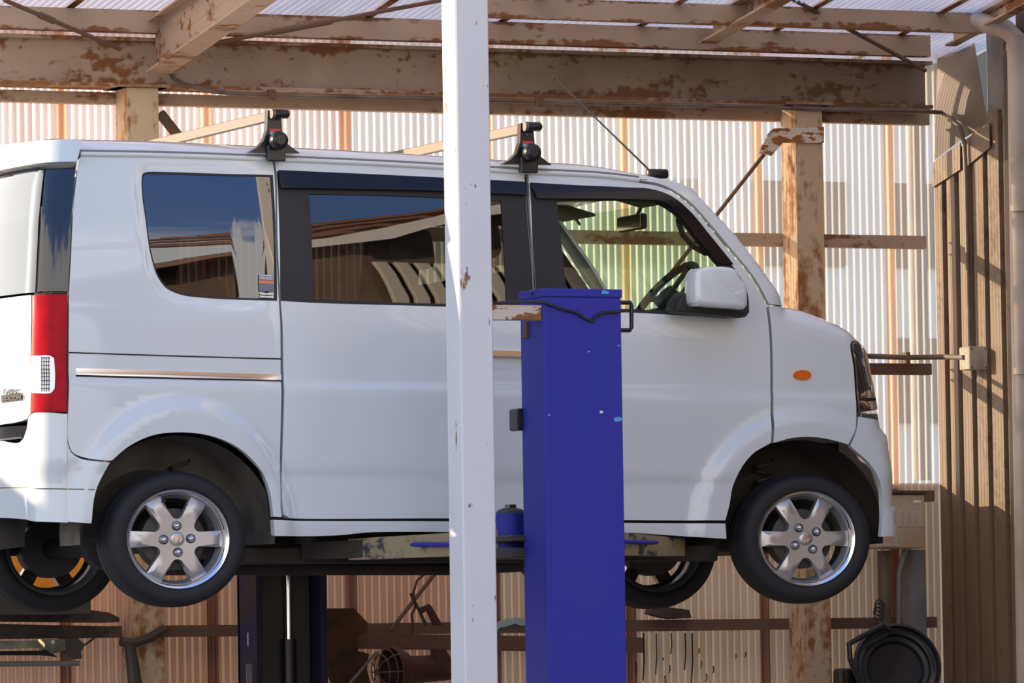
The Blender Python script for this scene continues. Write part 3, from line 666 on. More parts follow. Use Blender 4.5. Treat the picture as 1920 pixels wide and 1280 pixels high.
vp('a_pillar', [(1199,338),(1246,335)]+[(q, 'uv') for q in APIL_IN]+[(1441,570),(1428,543),(1407,510),(1377.5,474.5),(1333,421),(1288,373.6),(1243,347)], 'van_paint', th=0.02, gap=0.0015, grid=0.014)
vp('front_bumper', [(1609,780)]+N_B+[(1651,1007),(1655,950),(1655,936),(1648.7,901),(1629,868),(1598,840.6),(1594,835),(1608,792)], 'van_paint', th=0.03, grid=0.018, gap=0.002)
vp('sill', [(513,974),(541,975.5),(843,977),(1173,980),(1360,981),(1362,1010),(1280,1005),(1172,998),(1000,997),(843,997),(740,996.7),(686,998),(637,1003),(601,1004.5),(515,1004.5)], 'van_paint', th=0.04, gap=0.0)
# door track moulding and the grooves above it
vp('track_groove', [(129,659.5),(330,666),(527,671.5),(527,674),(330,668.5),(129,662)], 'dark', gap=0.0, th=0.003, off=0.0012)
tk = vp('door_track', [(142,690),(330,696),(527,702),(527,713),(330,708.5),(142,703)], 'chrome', gap=0.0, th=0.006, off=0.004)
vp('track_shadow_gap', [(142,702.5),(330,708),(527,712.5),(527,715),(330,711),(142,706)], 'dark', gap=0.0, th=0.003, off=0.0045)
# pull handles of the doors
for nm, x0, x1 in (('door_handle',900,986),):
    vp('handle_recess', [(x0,636),(960,637),(970,642),(973,660),(970,684),(960,690),(x0,688)], 'van_paint', gap=0.0, th=0.002, off=0.0015)
    vp(nm, [(x0,657),(x1,660),(x1,670),(x0,668)], 'chrome', gap=0.0, th=0.03, off=0.026)
# side repeater
mk = [(1503+17*math.cos(a), 703+9.5*math.sin(a)) for a in [2*math.pi*k/20 for k in range(20)]]
vp('side_marker_lamp', mk, 'orange_lens', gap=0.0, th=0.012, off=0.008)
# headlamp
HL = [(1597,641)]+N_H+[(1609,774),(1608,753),(1603,687.5),(1597,648)]
hl = vp('headlamp', HL, 'head_dark', gap=0.001, th=0.02, off=0.0, grid=0.014)
vp('headlamp_chrome', [(1615,648),(1622,660),(1628,684),(1632,712),(1628,728),(1622,700),(1617,672)], 'chrome', gap=0, th=0.004, off=0.006)
vp('headlamp_reflector', [(1612,745),(1616,736),(1626,731),(1634,736),(1638,745),(1639,760),(1633,768),(1620,766),(1613,756)], 'chrome', gap=0, th=0.006, off=0.008)
vp('headlamp_band', [(1611,747),(1638,747),(1638.5,751),(1611,751)], 'dark', gap=0, th=0.003, off=0.010)
vp('headlamp_rim', HL, 'chrome', grid=0.014, holes=[[(1600,645),(1615,646),(1623,660),(1628,681),(1634,726),(1637,770),(1612,769.5),(1611,753),(1606,687),(1600,650)]], gap=0.001, th=0.004, off=0.002)
# inner shell behind the gaps
SH = [(150,289),(512,301),(984,324),(1138,333),(1197,342),(1242,352),(1330,428),(1404,516),(1438,575),(1500,590),(1585,625),(1600,700),(1606,790),(1592,832)]+[(1566,824),(1527,817),(1488,818),(1449,828)]+ARCH_F[1:]+[(1360,992),(1172,992),(843,990),(516,996)]+ARCH_R+[(150,855),(135,845)]+Q_EDGE[::-1]
vp('inner_shell', SH, 'dark', holes=[[(276,333),(505,334),(512,555),(380,550),(310,530),(280,400)],[(572,352),(948,364),(956,577),(582,568)],[(1038,362),(1150,362),(1230,370),(1290,410),(1352,492),(1330,540),(1280,588),(1060,582)]], gap=0.006, th=0.02, off=-0.032)
o = vp('warning_label', [(485,514),(512,515),(513,546),(485.5,545)], 'sticker_grey', gap=0, th=0.0015, off=0.001, mirror=False)
panel('label_band', SIDE, S([(485,526),(512,527),(512,532),(485,531)]), 'sticker_orange', o, th=0.001, off=0.002)
for k in range(3): panel('label_line', SIDE, S([(486,515+k*3.4),(511,516+k*3.4),(511,517.2+k*3.4),(486,516.2+k*3.4)]), 'sticker_white', o, th=0.0008, off=0.002)
for k in range(2): panel('label_line', SIDE, S([(487,549+k*5.5),(512,550+k*5.5),(512,553+k*5.5),(487,552+k*5.5)]), 'sticker_white', o, th=0.0008, off=0.0015)

# ---- rear end
x0t = sorted([(q[1], q[0]) for q in [SIDE.px(a, b, -0.5, ZC+(1010-b)/457) for a, b in Q_EDGE+[(150.5,271),(127,980)]]])
def x0v(z): 
    if z < x0t[0][0]: return x0t[0][1]
    return lerp_t(x0t, z)
AX, BY = 0.125, 0.15
def rear_fn(u, v):
    x0 = x0v(v); y0 = side_y(x0, v)
    if u < 0: return Vector((x0-u*0.1, y0, v))
    if u <= 1:
        a = u*math.pi/2; return Vector((x0-AX*math.sin(a), y0+BY*(1-math.cos(a)), v))
    t = u-1; return Vector((x0-AX-0.045*(1-(1-t)**2), y0+BY+t*(YC-y0-BY), v))
REAR = Surf(rear_fn)
def R(pts, step=0.06, ang=42):
    q = []
    for a, b in pts:
        if isinstance(a, str):                                # 'c' = on the centre line at this pixel height
            q.append((2.0, REAR.px(0, b, 1.2, ZC+(1010-b)/457.0)[1])); continue
        q.append(REAR.px(a, b, 0.7 if a > 50 else 1.2, ZC+(1010-b)/457.0))
    return smooth_poly(q, step, ang)
def rp(name, pts, mat, holes=(), gap=0.004, parent=None, mirror=True, **kw):
    P_ = R(pts); P_ = offset_poly(P_, gap) if gap else P_
    kw.setdefault('grid', 0.06); kw.setdefault('flip', -1)
    o = panel(name, REAR, P_, mat, parent or van, [R(h) for h in holes], **kw)
    if mirror and parent is None: half.append(o)
    return o
rp('corner_garnish', [(142,316),(110,316),(86,318),(76,420),(70,548),(126,547),(130,493),(134,409)], 'black_gloss', th=0.02, gap=0.003)
rp('rear_window', [(83,318),(40,322),(0,330),('c',330),('c',556),(0,556),(66,549),(72,420)], 'glass_black', th=0.006, gap=0.002)
rp('hatch', [(58,552),(0,559),('c',559),('c',797),(0,797),(50,786),(57,774)], 'van_paint', th=0.03, gap=0.002)
tlp = rp('tail_lamp', [(63,553),(125,551),(124,773),(60,773)], 'red_lens', th=0.03, off=0.006, gap=0.002)
tl2 = rp('reversing_lens', [(62,667),(96,667),(102,671),(104,700),(103,729),(98,736),(61,737)], 'clear_lens', th=0.004, off=0.009, gap=0.001)
for k in range(9): rp('lens_rib', [(79,670+k*7.2),(95,670+k*7.2),(95,672+k*7.2),(79,672+k*7.2)], 'steel_dark', th=0.002, off=0.0105, gap=0)
for k in range(4): rp('lens_rib', [(80+k*4.2,669),(81.2+k*4.2,669),(81.2+k*4.2,734),(80+k*4.2,734)], 'steel_dark', th=0.002, off=0.0105, gap=0)
rp('tail_lamp_shadow', [(62,552),(126,550),(125,775),(59,775)], 'dark', th=0.01, off=-0.004, gap=-0.003)
g1 = panel_geo(SIDE, offset_poly(S([(126.5,776),(127,831),(134,849),(150,859),(206,867),(191.5,893),(182,913),(176,936),(172,976),(171,981),(126.5,978)]), 0.0), th=0.03, grid=0.03)
g2 = panel_geo(REAR, offset_poly(R([(126.5,776),(60,777),(52,790),(44,822),(0,827),('c',827),('c',970),(0,970),(60,976),(98,978),(126.5,979)]), -0.001), th=0.03, grid=0.06, flip=-1)
o = mesh('rear_bumper', *join_geo([g1, g2])[:2], 'van_paint', van, normals=join_geo([g1, g2])[2]); half.append(o)
rp('plate_garnish', [(47,797),(0,800),('c',800),('c',822),(0,822),(40,818)], 'black_gloss', th=0.01, off=-0.01, gap=0.0)
rp('garnish_edge', [(41,819),(0,823),('c',823),('c',826),(0,826),(43,822)], 'chrome', th=0.006, off=0.004, gap=0.0)
vp('bumper_line', [(127,915.5),(178,916.5),(177.5,918.5),(127,917.5)], 'steel_dark', gap=0, th=0.002, off=0.001)
rp('bumper_line', [(126,915.5),(60,914.5),(0,913.5),('c',913.5),('c',915.5),(0,915.5),(60,916.5),(126,917.5)], 'steel_dark', th=0.002, off=0.001, gap=0)
rp('spoiler', [(148,267),(100,266),(60,268),(0,275),('c',275),('c',328),(0,328),(14,324),(50,317),(88,311.5),(120,310),(141,309),(146,285)], 'van_paint', th=0.06, off=0.035, gap=0.0)
rp('high_brake_lamp', [('c',311),(0,311),(14,309),(11,325),(0,327.5),('c',327.5)], 'red_lens', th=0.03, off=0.038, gap=0)
# rear badges
def badge(txt, pa, pb, size, dz, mat, par=None):
    a, b = (REAR.P(*REAR.px(p[0], p[1], 1.2, ZC+0.6)) for p in (pa, pb)); X = (b-a).normalized()
    return text_mesh('badge_lettering', txt, size, a+Vector((-0.006,0,dz)), X, (0,0,1), mat, par or van, 0.003, 0.2, width=(b-a).length)
badge('EVERY', (9,738), (38,737), 0.028, 0.0, 'chrome')
bd = rp('badge', [(3,741),(44,737),(46,742),(45,750),(4,755)], 'chrome', th=0.004, off=0.004, gap=0, mirror=False)
badge('WAGON', (7,752), (43,748), 0.020, 0.0, 'steel_dark')

# ---- roof, rails, windscreen, bonnet, nose
drip = [SIDE.px(a, b, (a-336)/417.0, ZC+1.58) for a, b in [(150,287),(300,289.5),(512,297),(700,305),(985,321),(1138,329),(1197,336),(1246,342),(1275,350),(1303,358)]]
drip = smooth_poly(drip, 0.08, 60, closed=False)
H = [lerp_t([(-0.5,0.092),(2.0,0.074),(2.25,0.05),(2.5,0.02)], u) for u, v in drip]; NT = 14
V = []; 
for (u, v), h in zip(drip, H):
    y0 = side_y(u, v)+0.004 if u < 2.2 else base_y(u, v)+0.012
    for k in range(NT+1):
        t = (k/NT)**1.7; zz = (1-(1-t)**2.7)**(1/2.2); V.append((u, y0+(YC-y0)*t, v+0.004+h*zz))
    for k in range(NT-1, -1, -1):
        t = (k/NT)**1.7; zz = (1-(1-t)**2.7)**(1/2.2); V.append((u, 2*YC-y0-(YC-y0)*t, v+0.004+h*zz))
m_ = 2*NT+1; Fc = [(i*m_+k, i*m_+k+1, (i+1)*m_+k+1, (i+1)*m_+k) for i in range(len(drip)-1) for k in range(m_-1)]
o = mesh('roof', V, Fc, 'van_paint', van, smooth=True); rcut(o)
Fc2 = [(x, y) for x, y in drip if x < 2.18]
def rail(pts, r, name, mat, dy, dz):
    o = G().tube([Vector((u, side_y(u, v)+dy, v+dz)) for u, v in pts], r, 8).make(name, mat, van); smooth_by_angle(o, 60); half.append(o)
rail(Fc2, 0.011, 'drip_rail', 'van_paint', -0.004, -0.004); rail(Fc2, 0.006, 'drip_groove', 'groove', -0.002, 0.009)
# windscreen
def sheet_between(name, line, bulge, mat, lift=0.0, n=10, inset=0.0, ramp=0):
    V = []; B0 = bulge
    for i_, (x, y, z) in enumerate(line):
        bulge = B0*sst(0, ramp, i_/len(line)) if ramp else B0
        for k in range(n+1):
            t = k/n; b = 1-(2*t-1)**2; V.append((x+bulge*b, y+inset+(2*YC-2*y-2*inset)*t, z+lift*b))
    f = [(i*(n+1)+k, i*(n+1)+k+1, (i+1)*(n+1)+k+1, (i+1)*(n+1)+k) for i in range(len(line)-1) for k in range(n)]
    o = mesh(name, V, f, mat, van, smooth=True); rcut(o); return o
al = [(x-0.012, side_y(x-0.02, z)+0.03, z-0.01) for x, z in APIL_S]
sheet_between('windscreen', al, 0.07, 'glass_clear', 0.0)
nl = smooth_poly(NOSE, 0.04, 50, closed=False)
sheet_between('bonnet_and_nose', [(x, side_y(x, z)+0.001, z) for x, z in NOSE_IN], 0.10, 'van_paint', 0.004, ramp=0.45)
# underbody
G().box((0.40,0.42,ZC-0.06),(3.1,1.27,ZC+0.06), 0.02).make('floor_pan', 'under', van)
for y in (0.33, 1.30): G().box((0.40,y-0.04,ZC-0.10),(2.6,y+0.04,ZC-0.03), 0.008).make('chassis_rail', 'under', van)
G().tube([(0.0,0.12,ZC-0.005),(0.0,1.58,ZC-0.005)], 0.045, 12).make('rear_axle', 'dark', van)
smooth_by_angle(G().lathe([(0.001,-0.13),(0.07,-0.12),(0.11,-0.05),(0.11,0.05),(0.07,0.12),(0.001,0.13)], (0.0,YC,ZC), (0,1,0), 20).make('differential', 'dark', van))
smooth_by_angle(G().tube([(0.35,1.1,ZC-0.10),(1.7,1.05,ZC-0.11),(2.4,0.9,ZC-0.08)], 0.03, 12).make('exhaust_pipe', 'under', van))
for x in (0.12, 2.83):
    for y in (0.30, 1.395):
        pts = [(x+0.045*math.cos(a*0.9), y+0.045*math.sin(a*0.9), ZC+0.02+a*0.009) for a in range(36)]
        G().tube(pts, 0.007, 6).make('coil_spring', 'iron', van)
# wheel arch liners
for P_, xr_, mt in ((PR,0.43,'liner'),(PF,0.395,'under')):
    rz = 0.40; c = Vector((P_.x, 0.0, P_.z+0.005)); pr = [(1.0,0.03),(0.98,0.30),(0.86,0.36),(0.5,0.38)]
    v = []; f = []; n = 24
    for r_, h in pr:
        for k in range(n+1):
            a = -0.12+(math.pi+0.24)*k/n; v.append((c.x+math.cos(a)*xr_*r_, h, c.z+math.sin(a)*rz*r_))
    for i in range(len(pr)-1):
        for k in range(n): f.append((i*(n+1)+k, i*(n+1)+k+1, (i+1)*(n+1)+k+1, (i+1)*(n+1)+k))
    o = mesh('arch_liner', v, f, mt, van, smooth=True); half.append(o)
    G().box((c.x-0.36, 0.37, ZC+0.02),(c.x+0.36, 0.40, c.z+0.40), 0).make('inner_wing', 'under', van)

# ---- interior
def rbox(name, a, b, mat, c=0.03, tilt=0, par=None):
    o = G().box(a, b, c).make(name, mat, par or van); smooth_by_angle(o, 50)
    if tilt:
        L0 = LOC[o.name]; px_, pz_ = (a[0]+b[0])/2-L0.x, min(a[2],b[2])-L0.z
        for v in o.data.vertices:
            dx, dz = v.co.x-px_, v.co.z-pz_; v.co.x = px_+dx*math.cos(tilt)+dz*math.sin(tilt); v.co.z = pz_-dx*math.sin(tilt)+dz*math.cos(tilt)
        o.data.update()
    return o
zf = ZC+0.30
for yy in (0.20, 0.92):
    rbox('front_seat', (1.72,yy,zf+0.12),(2.22,yy+0.52,zf+0.30), 'seat', 0.05)
    bk = rbox('seat_back', (1.70,yy+0.02,zf+0.28),(1.84,yy+0.50,zf+0.86), 'seat', 0.05, -0.22)
    rbox('headrest', (1.52,yy+0.12,zf+0.90),(1.63,yy+0.40,zf+1.08), 'seat', 0.04, -0.15)
rbox('rear_seat', (0.35,0.20,zf+0.10),(0.85,1.50,zf+0.28), 'seat', 0.05)
rbox('rear_seat_back', (0.28,0.22,zf+0.26),(0.42,1.48,zf+0.80), 'seat', 0.05, -0.2)
rbox('cabin_floor', (-0.5,0.42,zf-0.05),(2.6,1.27,zf), 'dash', 0.0)
rbox('headliner', (-0.40,0.24,ZC+1.50),(1.95,1.45,ZC+1.515), 'headliner', 0.0)
rbox('dashboard', (2.48,0.16,zf+0.30),(2.86,1.54,zf+0.66), 'dash', 0.06)
rbox('instrument_hood', (2.42,0.22,zf+0.60),(2.66,0.62,zf+0.71), 'dash', 0.03)
# steering wheel (right-hand drive: near side)
wc = U(1247, 556, y=0.42); ax = Vector((-0.75,0,0.66)).normalized(); uu = Vector((0,1,0)); ww = ax.cross(uu)
g = G(); ring = [wc+(uu*math.cos(a)+ww*math.sin(a))*0.185 for a in [2*math.pi*k/32 for k in range(33)]]
g.tube(ring, 0.017, 8, cap=False); st = smooth_by_angle(g.make('steering_wheel', 'dash', van), 60)
hub = smooth_by_angle(G().tube([wc-ax*0.03, wc+ax*0.012], 0.055, 16).make('hub', 'dash', st))
for a in (0, math.pi, -math.pi/2): G().tube([wc-ax*0.01, wc+(uu*math.cos(a)+ww*math.sin(a))*0.18-ax*0.002], 0.012, 6).make('spoke', 'dash', st)
G().tube([wc-ax*0.03, wc-ax*0.3], 0.03, 10).make('steering_column', 'dash', van)
# rear-view mirror on the windscreen
mc = U(1191, 418, y=YC); rm = rbox('rear_view_mirror', (mc.x-0.03, mc.y-0.13, mc.z-0.035),(mc.x+0.0, mc.y+0.13, mc.z+0.035), 'black_trim', 0.012)
G().box((mc.x-0.032, mc.y-0.12, mc.z-0.028),(mc.x-0.0295, mc.y+0.12, mc.z+0.028), 0).make('mirror_glass', 'chrome', rm)
G().tube([mc+Vector((0,0,0.02)), mc+Vector((0.03,0,0.07)), mc+Vector((0.0,0,0.15))], 0.009, 8).make('mirror_stalk', 'black_trim', rm)
for yy in (0.28, 1.10): rbox('sun_visor', (2.20,yy,ZC+1.475),(2.42,yy+0.34,ZC+1.49), 'headliner', 0.006, 0.25)
ic = U(1079, 412, y=1.52); smooth_by_angle(G().tube([ic, ic+Vector((0.006,-0.002,0.004))], 0.032, 20).make('windscreen_sticker', 'black_trim', van))
# grab handle on the near A pillar
gh = [U(a, b, y=0.27) for a, b in ((1274,400),(1272,415),(1280,440),(1300,462),(1322,474),(1338,474))]
smooth_by_angle(G().tube(gh, 0.013, 8).make('grab_handle', 'black_trim', van), 60)

# ---- door mirror
DM = [(1312,503),(1330,499),(1360,499),(1380,502),(1386,510),(1391,522),(1401,528),(1404,540),(1404,576),(1398,579),(1340,575),(1312,572),(1306,566),(1305,540),(1307,512)]
ym = -0.20
def solid_px(name, pts, y0, y1, mat, par, bev=0.02, smooth=True):
    P_ = [U(a, b, y=y0) for a, b in pts]; bm = bmesh.new(); vv = [bm.verts.new(p) for p in P_]; f = bm.faces.new(vv)
    r = bmesh.ops.extrude_face_region(bm, geom=[f]); 
    for v in [q for q in r['geom'] if isinstance(q, bmesh.types.BMVert)]: v.co.y += y1-y0
    bmesh.ops.recalc_face_normals(bm, faces=bm.faces[:])
    if bev: bmesh.ops.bevel(bm, geom=[e for e in bm.edges if e.calc_face_angle(0) > 0.6], offset=bev, segments=4, affect='EDGES', profile=0.5)
    bm.verts.index_update(); o = mesh(name, [v.co.copy() for v in bm.verts], [[v.index for v in f.verts] for f in bm.faces], mat, par); bm.free()
    if smooth: smooth_by_angle(o, 40)
    return o
dm = solid_px('door_mirror', DM, ym, ym+0.13, 'van_paint', van, 0.022); half.append(dm)
o = solid_px('mirror_base', [(1287,548),(1300,542),(1352,566),(1398,582),(1402,590),(1380,594),(1268,584),(1276,560)], -0.10, 0.03, 'black_trim', van, 0.01); half.append(o)
# ---- roof aerial
ab = U(1232, 322, y=0.55); at_ = U(1042, 148, y=0.60)
an = rbox('aerial_base', (ab.x-0.05,ab.y-0.02,ab.z-0.03),(ab.x+0.05,ab.y+0.02,ab.z+0.012), 'black_plastic', 0.012)
G().tube([ab+Vector((-0.03,0,0.0)), at_], [0.005,0.003], 6).make('aerial_whip', 'steel_dark', an)
G().tube([at_, at_+(at_-ab).normalized()*0.012], 0.006, 6).make('aerial_tip', 'black_plastic', an)

# mirror the half parts to the far side
for o in half:
    c = o.copy(); COL.objects.link(c); c.parent = van; c.scale = (1,-1,1); LOC[c.name] = LOC[o.name]

# ---- wheels
RZ, SX = 0.207, 1.10
def disc_surf(yf): return Surf(lambda u, v: Vector((u, yf(math.hypot(u, v)), v)))
def build_wheel(name, centre, rot, steer=0.0, flip=False):
    def yf(r):
        q = r/RZ
        return 0.026-0.006*q if q < 0.77 else 0.0214+(q-0.77)*0.10
    D = disc_surf(yf); R_ = RZ; w, rho = 0.142*R_, 0.116*R_
    outer = [(0.93*R_*math.cos(a), 0.93*R_*math.sin(a)) for a in [2*math.pi*k/72 for k in range(72)]]
    holes = []
    for k in range(6):
        m = math.radians(30+60*k); c = 2*(w+rho); pts = []
        for j in range(9):                                        # rounded inner end
            a = m+math.pi+math.radians(-60+120*j/8); pts.append((c*math.cos(m)+rho*math.cos(a), c*math.sin(m)+rho*math.sin(a)))
        hw = math.radians(30)-math.asin(0.165*R_/(0.895*R_))
        for j in range(9):
            a = m-hw+2*hw*j/8; rr = 0.895*R_; pts.append((rr*math.cos(a), rr*math.sin(a)))
        if sum(pts[i-1][0]*pts[i][1]-pts[i][0]*pts[i-1][1] for i in range(len(pts))) < 0: pts.reverse()
        holes.append(pts)
    def xf(vs_):                                                  # wheel space -> stretched, turned
        out = []
        cr, sr = math.cos(rot), math.sin(rot)
        for v in vs_:
            x, z = v.x*cr-v.z*sr, v.x*sr+v.z*cr; out.append(Vector((x*SX, v.y, z)))
        return out
    wo = bpy.data.objects.new(name, None)
    v, f, n = panel_geo(D, outer, holes, th=0.035, grid=0.018)
    def part(nm, v, f, mat, par=None, nrm=None, smooth=False, ang=None):
        me = bpy.data.meshes.new(nm); me.from_pydata(xf([Vector(p) for p in v]), [], f); me.materials.append(M[mat])
        o = bpy.data.objects.new(nm, me); COL.objects.link(o); o.parent = par; LOC[o.name] = Vector()
        if ang: smooth_by_angle(o, ang)
        return o
    rim = part(name, v, f, 'alloy', None, ang=28)
    v2, f2, n2 = panel_geo(D, outer, holes, th=0.0, off=-0.036, grid=0.03); part('spoke_back', v2, f2, 'under', rim)
    def lat(nm, prof, mat, nn=64, ang=40, c=(0,0,0)):
        g = G().lathe(prof, c, (0,1,0), nn); return part(nm, g.v, g.f, mat, rim, ang=ang)
    lat('rim_lip', [(0.915*R_,0.034),(0.925*R_,0.016),(0.955*R_,0.010),(0.985*R_,0.008),(R_,0.012),(R_,0.03)], 'alloy_bright')
    lat('rim_barrel', [(0.93*R_,0.03),(0.90*R_,0.05),(0.885*R_,0.10),(0.87*R_,0.16),(0.93*R_,0.178),(0.985*R_,0.182)], 'barrel')
    lat('tyre', [(0.99*R_,0.016),(1.03*R_,0.002),(1.12*R_,-0.004),(1.22*R_,0.0),(1.28*R_,0.010),(1.325*R_,0.028),(1.345*R_,0.05),(1.35*R_,0.07),(1.335*R_,0.073),(1.335*R_,0.078),(1.352*R_,0.081),(1.352*R_,0.11),(1.335*R_,0.113),(1.335*R_,0.118),(1.35*R_,0.121),(1.345*R_,0.145),(1.325*R_,0.167),(1.28*R_,0.185),(1.12*R_,0.199),(1.03*R_,0.193),(0.985*R_,0.180)], 'tyre')
    lat('brake_drum' if 'rear' in name else 'brake_disc', [(0.001,0.065),(0.55*R_,0.065),(0.62*R_,0.07),(0.62*R_,0.14),(0.001,0.15)], 'iron', 40)
    for k in range(4):
        a = math.radians(90*k+2); cx, cz = 0.262*R_*math.cos(a), 0.262*R_*math.sin(a)
        g = G().lathe([(0.095*R_,0.0225),(0.088*R_,0.0215),(0.075*R_,0.024),(0.07*R_,0.0245)], (cx,0,cz), (0,1,0), 20); ng = part('lug_seat', g.v, g.f, 'steel_dark', rim, ang=60)
        g = G().lathe([(0.07*R_,0.024),(0.055*R_,0.010),(0.04*R_,0.004),(0.02*R_,0.001),(0.001,0.0)], (cx,0,cz), (0,1,0), 12); part('lug_nut', g.v, g.f, 'chrome', rim, ang=45)
    cap = lat('centre_cap', [(0.001,0.0185),(0.125*R_,0.0185),(0.138*R_,0.0205),(0.145*R_,0.026)], 'alloy', 28)
    hs = [(-.95,.28),(.05,.98),(.72,.5),(.42,.28),(.05,.52),(-.35,.25)]; poly = hs+[(-a, -b) for a, b in hs]; k = 0.098*R_; ca, sa = math.cos(1.5), math.sin(1.5)
    g = G().prism([((a*ca-b*sa)*k, 0.0155, (a*sa+b*ca)*k) for a, b in poly], (0,0.004,0)); part('emblem', g.v, g.f, 'chrome', rim)
    g = G().tube([(0.80*R_*math.cos(1.9), 0.03, 0.80*R_*math.sin(1.9)),(0.80*R_*math.cos(1.9), 0.01, 0.80*R_*math.sin(1.9))], 0.006, 8); part('valve', g.v, g.f, 'rubber', rim)
    bpy.data.objects.remove(wo)
    rim.parent = van; rim.location = Vector(centre)-LOC[van.name]; rim.rotation_euler = (0,0,steer)
    return rim
c0 = U(336,1010,y=0.0); c1 = U(1514.5,1009,y=0.0)
w0 = build_wheel('wheel', c0, 0.0); w1 = build_wheel('wheel', c1, math.radians(-60), math.radians(-4))
for w, c in ((w0, c0), (w1, c1)):
    k = copy_tree(w, van); k.location = Vector((c.x, 2*YC-c.y, c.z))-LOC[van.name]; k.rotation_euler = (0,0,math.pi)
#PART4
# ================================================================== WHITE STREET POST, CAR LIFT
YF = -1.0
a = U(858, 300, y=YF); b = U(920, 300, y=YF)
o = G().box((a.x, YF, 0),(b.x, YF+0.145, zroof(YF)-0.0), 0.006).make('front_post', 'white_post'); tag(o, 'tall white square steel post in front of the van, warm-lit on its left side', 'post')
wp_x1 = b.x
# near lift column
a = U(1020, 700, y=YF); b = U(1167, 700, y=YF); ztop_ = U(1060, 556, y=YF).z; yb_ = YF+0.23
lift = thing('car_lift_column', ((a.x+b.x)/2, YF+0.12, 0), 'big blue painted car lift column beside the van front door', 'car lift')
o = G().box((a.x, YF, 0),(b.x, yb_, ztop_), 0.008).make('column', 'lift_blue', lift)
zc1 = U(1060, 541, y=YF).z
o = G().box((a.x-0.004, YF-0.004, ztop_-0.002),(b.x+0.004, yb_+0.004, zc1), 0.004).make('top_cap', 'lift_blue', lift)
for q in ((998,549),): 
    p = U(*q, x=a.x-0.004); G().tube([p, p+Vector((-0.008,0,0))], 0.007, 8).make('bolt', 'steel_dark', o)
pts = [U(a_, b_, y=YF+0.05) for a_, b_ in ((1160,567),(1182,567),(1184,572),(1184,614),(1181,619),(1160,619))]
smooth_by_angle(G().tube(pts, 0.009, 8).make('cable_guide', 'black_plastic', lift), 60)
p = U(972, 787, x=a.x); rb = G().box((a.x-0.025, p.y-0.05, p.z-0.045),(a.x+0.01, p.y+0.04, p.z+0.045), 0.006).make('limit_switch', 'black_plastic', lift)
p = U(988, 620, x=a.x); G().box((a.x-0.012, p.y-0.02, p.z-0.03),(a.x+0.004, p.y+0.02, p.z+0.035), 0.003).make('hook', 'iron_rust', lift)
# paint chips on the column
for q, r_, mt in (((1127,772),0.010,'sticker_white'),((1158,786),0.022,'sticker_blue'),((1134,548),0.016,'sticker_blue'),((1104,659),0.004,'sticker_white'),((1029,778),0.006,'sticker_blue'),((1160,648),0.006,'sticker_blue')):
    c = U(*q, y=YF-0.0005 if q[1] > 556 else YF-0.0045); n = 9; pl = [c+Vector((math.cos(k*2*math.pi/n)*r_*random.uniform(.6,1.5), 0, math.sin(k*2*math.pi/n)*r_*random.uniform(.35,.8))) for k in range(n)]
    G().prism(pl, (0,-0.0008,0)).make('paint_chip', mt, lift)
# rusty tie bar between the post and the column, black cable
p = U(930, 570, y=YF+0.03); q = U(1019, 600, y=YF-0.005)
o = G().box((wp_x1-0.002, YF+0.012, q.z),(a.x+0.001, YF+0.05, p.z-0.004), 0.003).make('tie_bar', 'bracket_rust'); tag(o, 'flaking white flat bar tying the white post to the blue column', 'bracket')
cb = [U(a_, b_, y=YF+0.005) for a_, b_ in ((928,568),(960,566),(1000,566),)]+[U(a_, b_, y=YF-0.010) for a_, b_ in ((1022,567),(1050,578),(1082,586),(1098,597),(1112,602),(1118,592),(1130,586),(1160,584),(1172,582))]
cb2 = []
for i in range(len(cb)-1):
    for k in range(4): cb2.append(cb[i].lerp(cb[i+1], k/4))
o = smooth_by_angle(G().tube(cb2+[cb[-1]], 0.006, 6).make('power_cable', 'rubber'), 60); tag(o, 'black cable looped over the top of the blue column', 'cable')
# carriage and arms under the van
YV = -0.56; cx = U(958, 1000, y=YV); z0 = U(958, 1042, y=YV).z; z1 = U(958, 962, y=YV).z
cg = smooth_by_angle(G().tube([(cx.x, YV, z0),(cx.x, YV, z1)], 0.062, 20).make('arm_pivot', 'lift_blue', lift))
smooth_by_angle(G().tube([(cx.x, YV, z1),(cx.x, YV, z1+0.012),(cx.x, YV, z1+0.022)], [0.062,0.055,0.03], 20).make('pivot_cap', 'iron', cg))
smooth_by_angle(G().tube([(cx.x, YV, z1+0.02),(cx.x, YV, z1+0.036)], 0.026, 6).make('pivot_bolt', 'steel_dark', cg), 20)
G().box((cx.x-0.10, yb_-0.02, z0-0.012),(a.x+0.2, YV+0.08, z0+0.03), 0.004).make('carriage_plate', 'iron', lift)
G().box((cx.x-0.10, yb_-0.02, z0+0.055),(a.x+0.1, YV+0.08, z0+0.080), 0.004).make('carriage_plate', 'iron', lift)
def arm(p0, p1, w, h0, h1, mat, name='lift_arm'):
    p0, p1 = Vector(p0), Vector(p1); d = (p1-p0).normalized(); s_ = Vector((-d.y, d.x, 0)).normalized()*w/2; Z = Vector((0,0,1))
    g = G(); v = []
    for p, h in ((p0,h0),(p1,h1)): v += [p-s_-Z*h/2, p+s_-Z*h/2, p+s_+Z*h/2, p-s_+Z*h/2]
    g.add(v, [(0,1,2,3),(7,6,5,4),(0,4,5,1),(1,5,6,2),(2,6,7,3),(3,7,4,0)]); return rcut(g.make(name, mat, lift))
pa = Vector((cx.x, YV, (z0+z1)/2-0.03)); pb = U(668, 1030, y=0.12); pc = U(575, 1033, y=0.28)
arm(pa, pb, 0.11, 0.10, 0.088, 'arm_yellow'); arm(pb.lerp(pa, 0.2), pc, 0.085, 0.075, 0.07, 'under')
g = G().tube([U(735,1021,y=-0.06), U(860,1020,y=-0.46)], 0.010, 8); g.make('arm_lock_rod', 'lift_blue', lift)
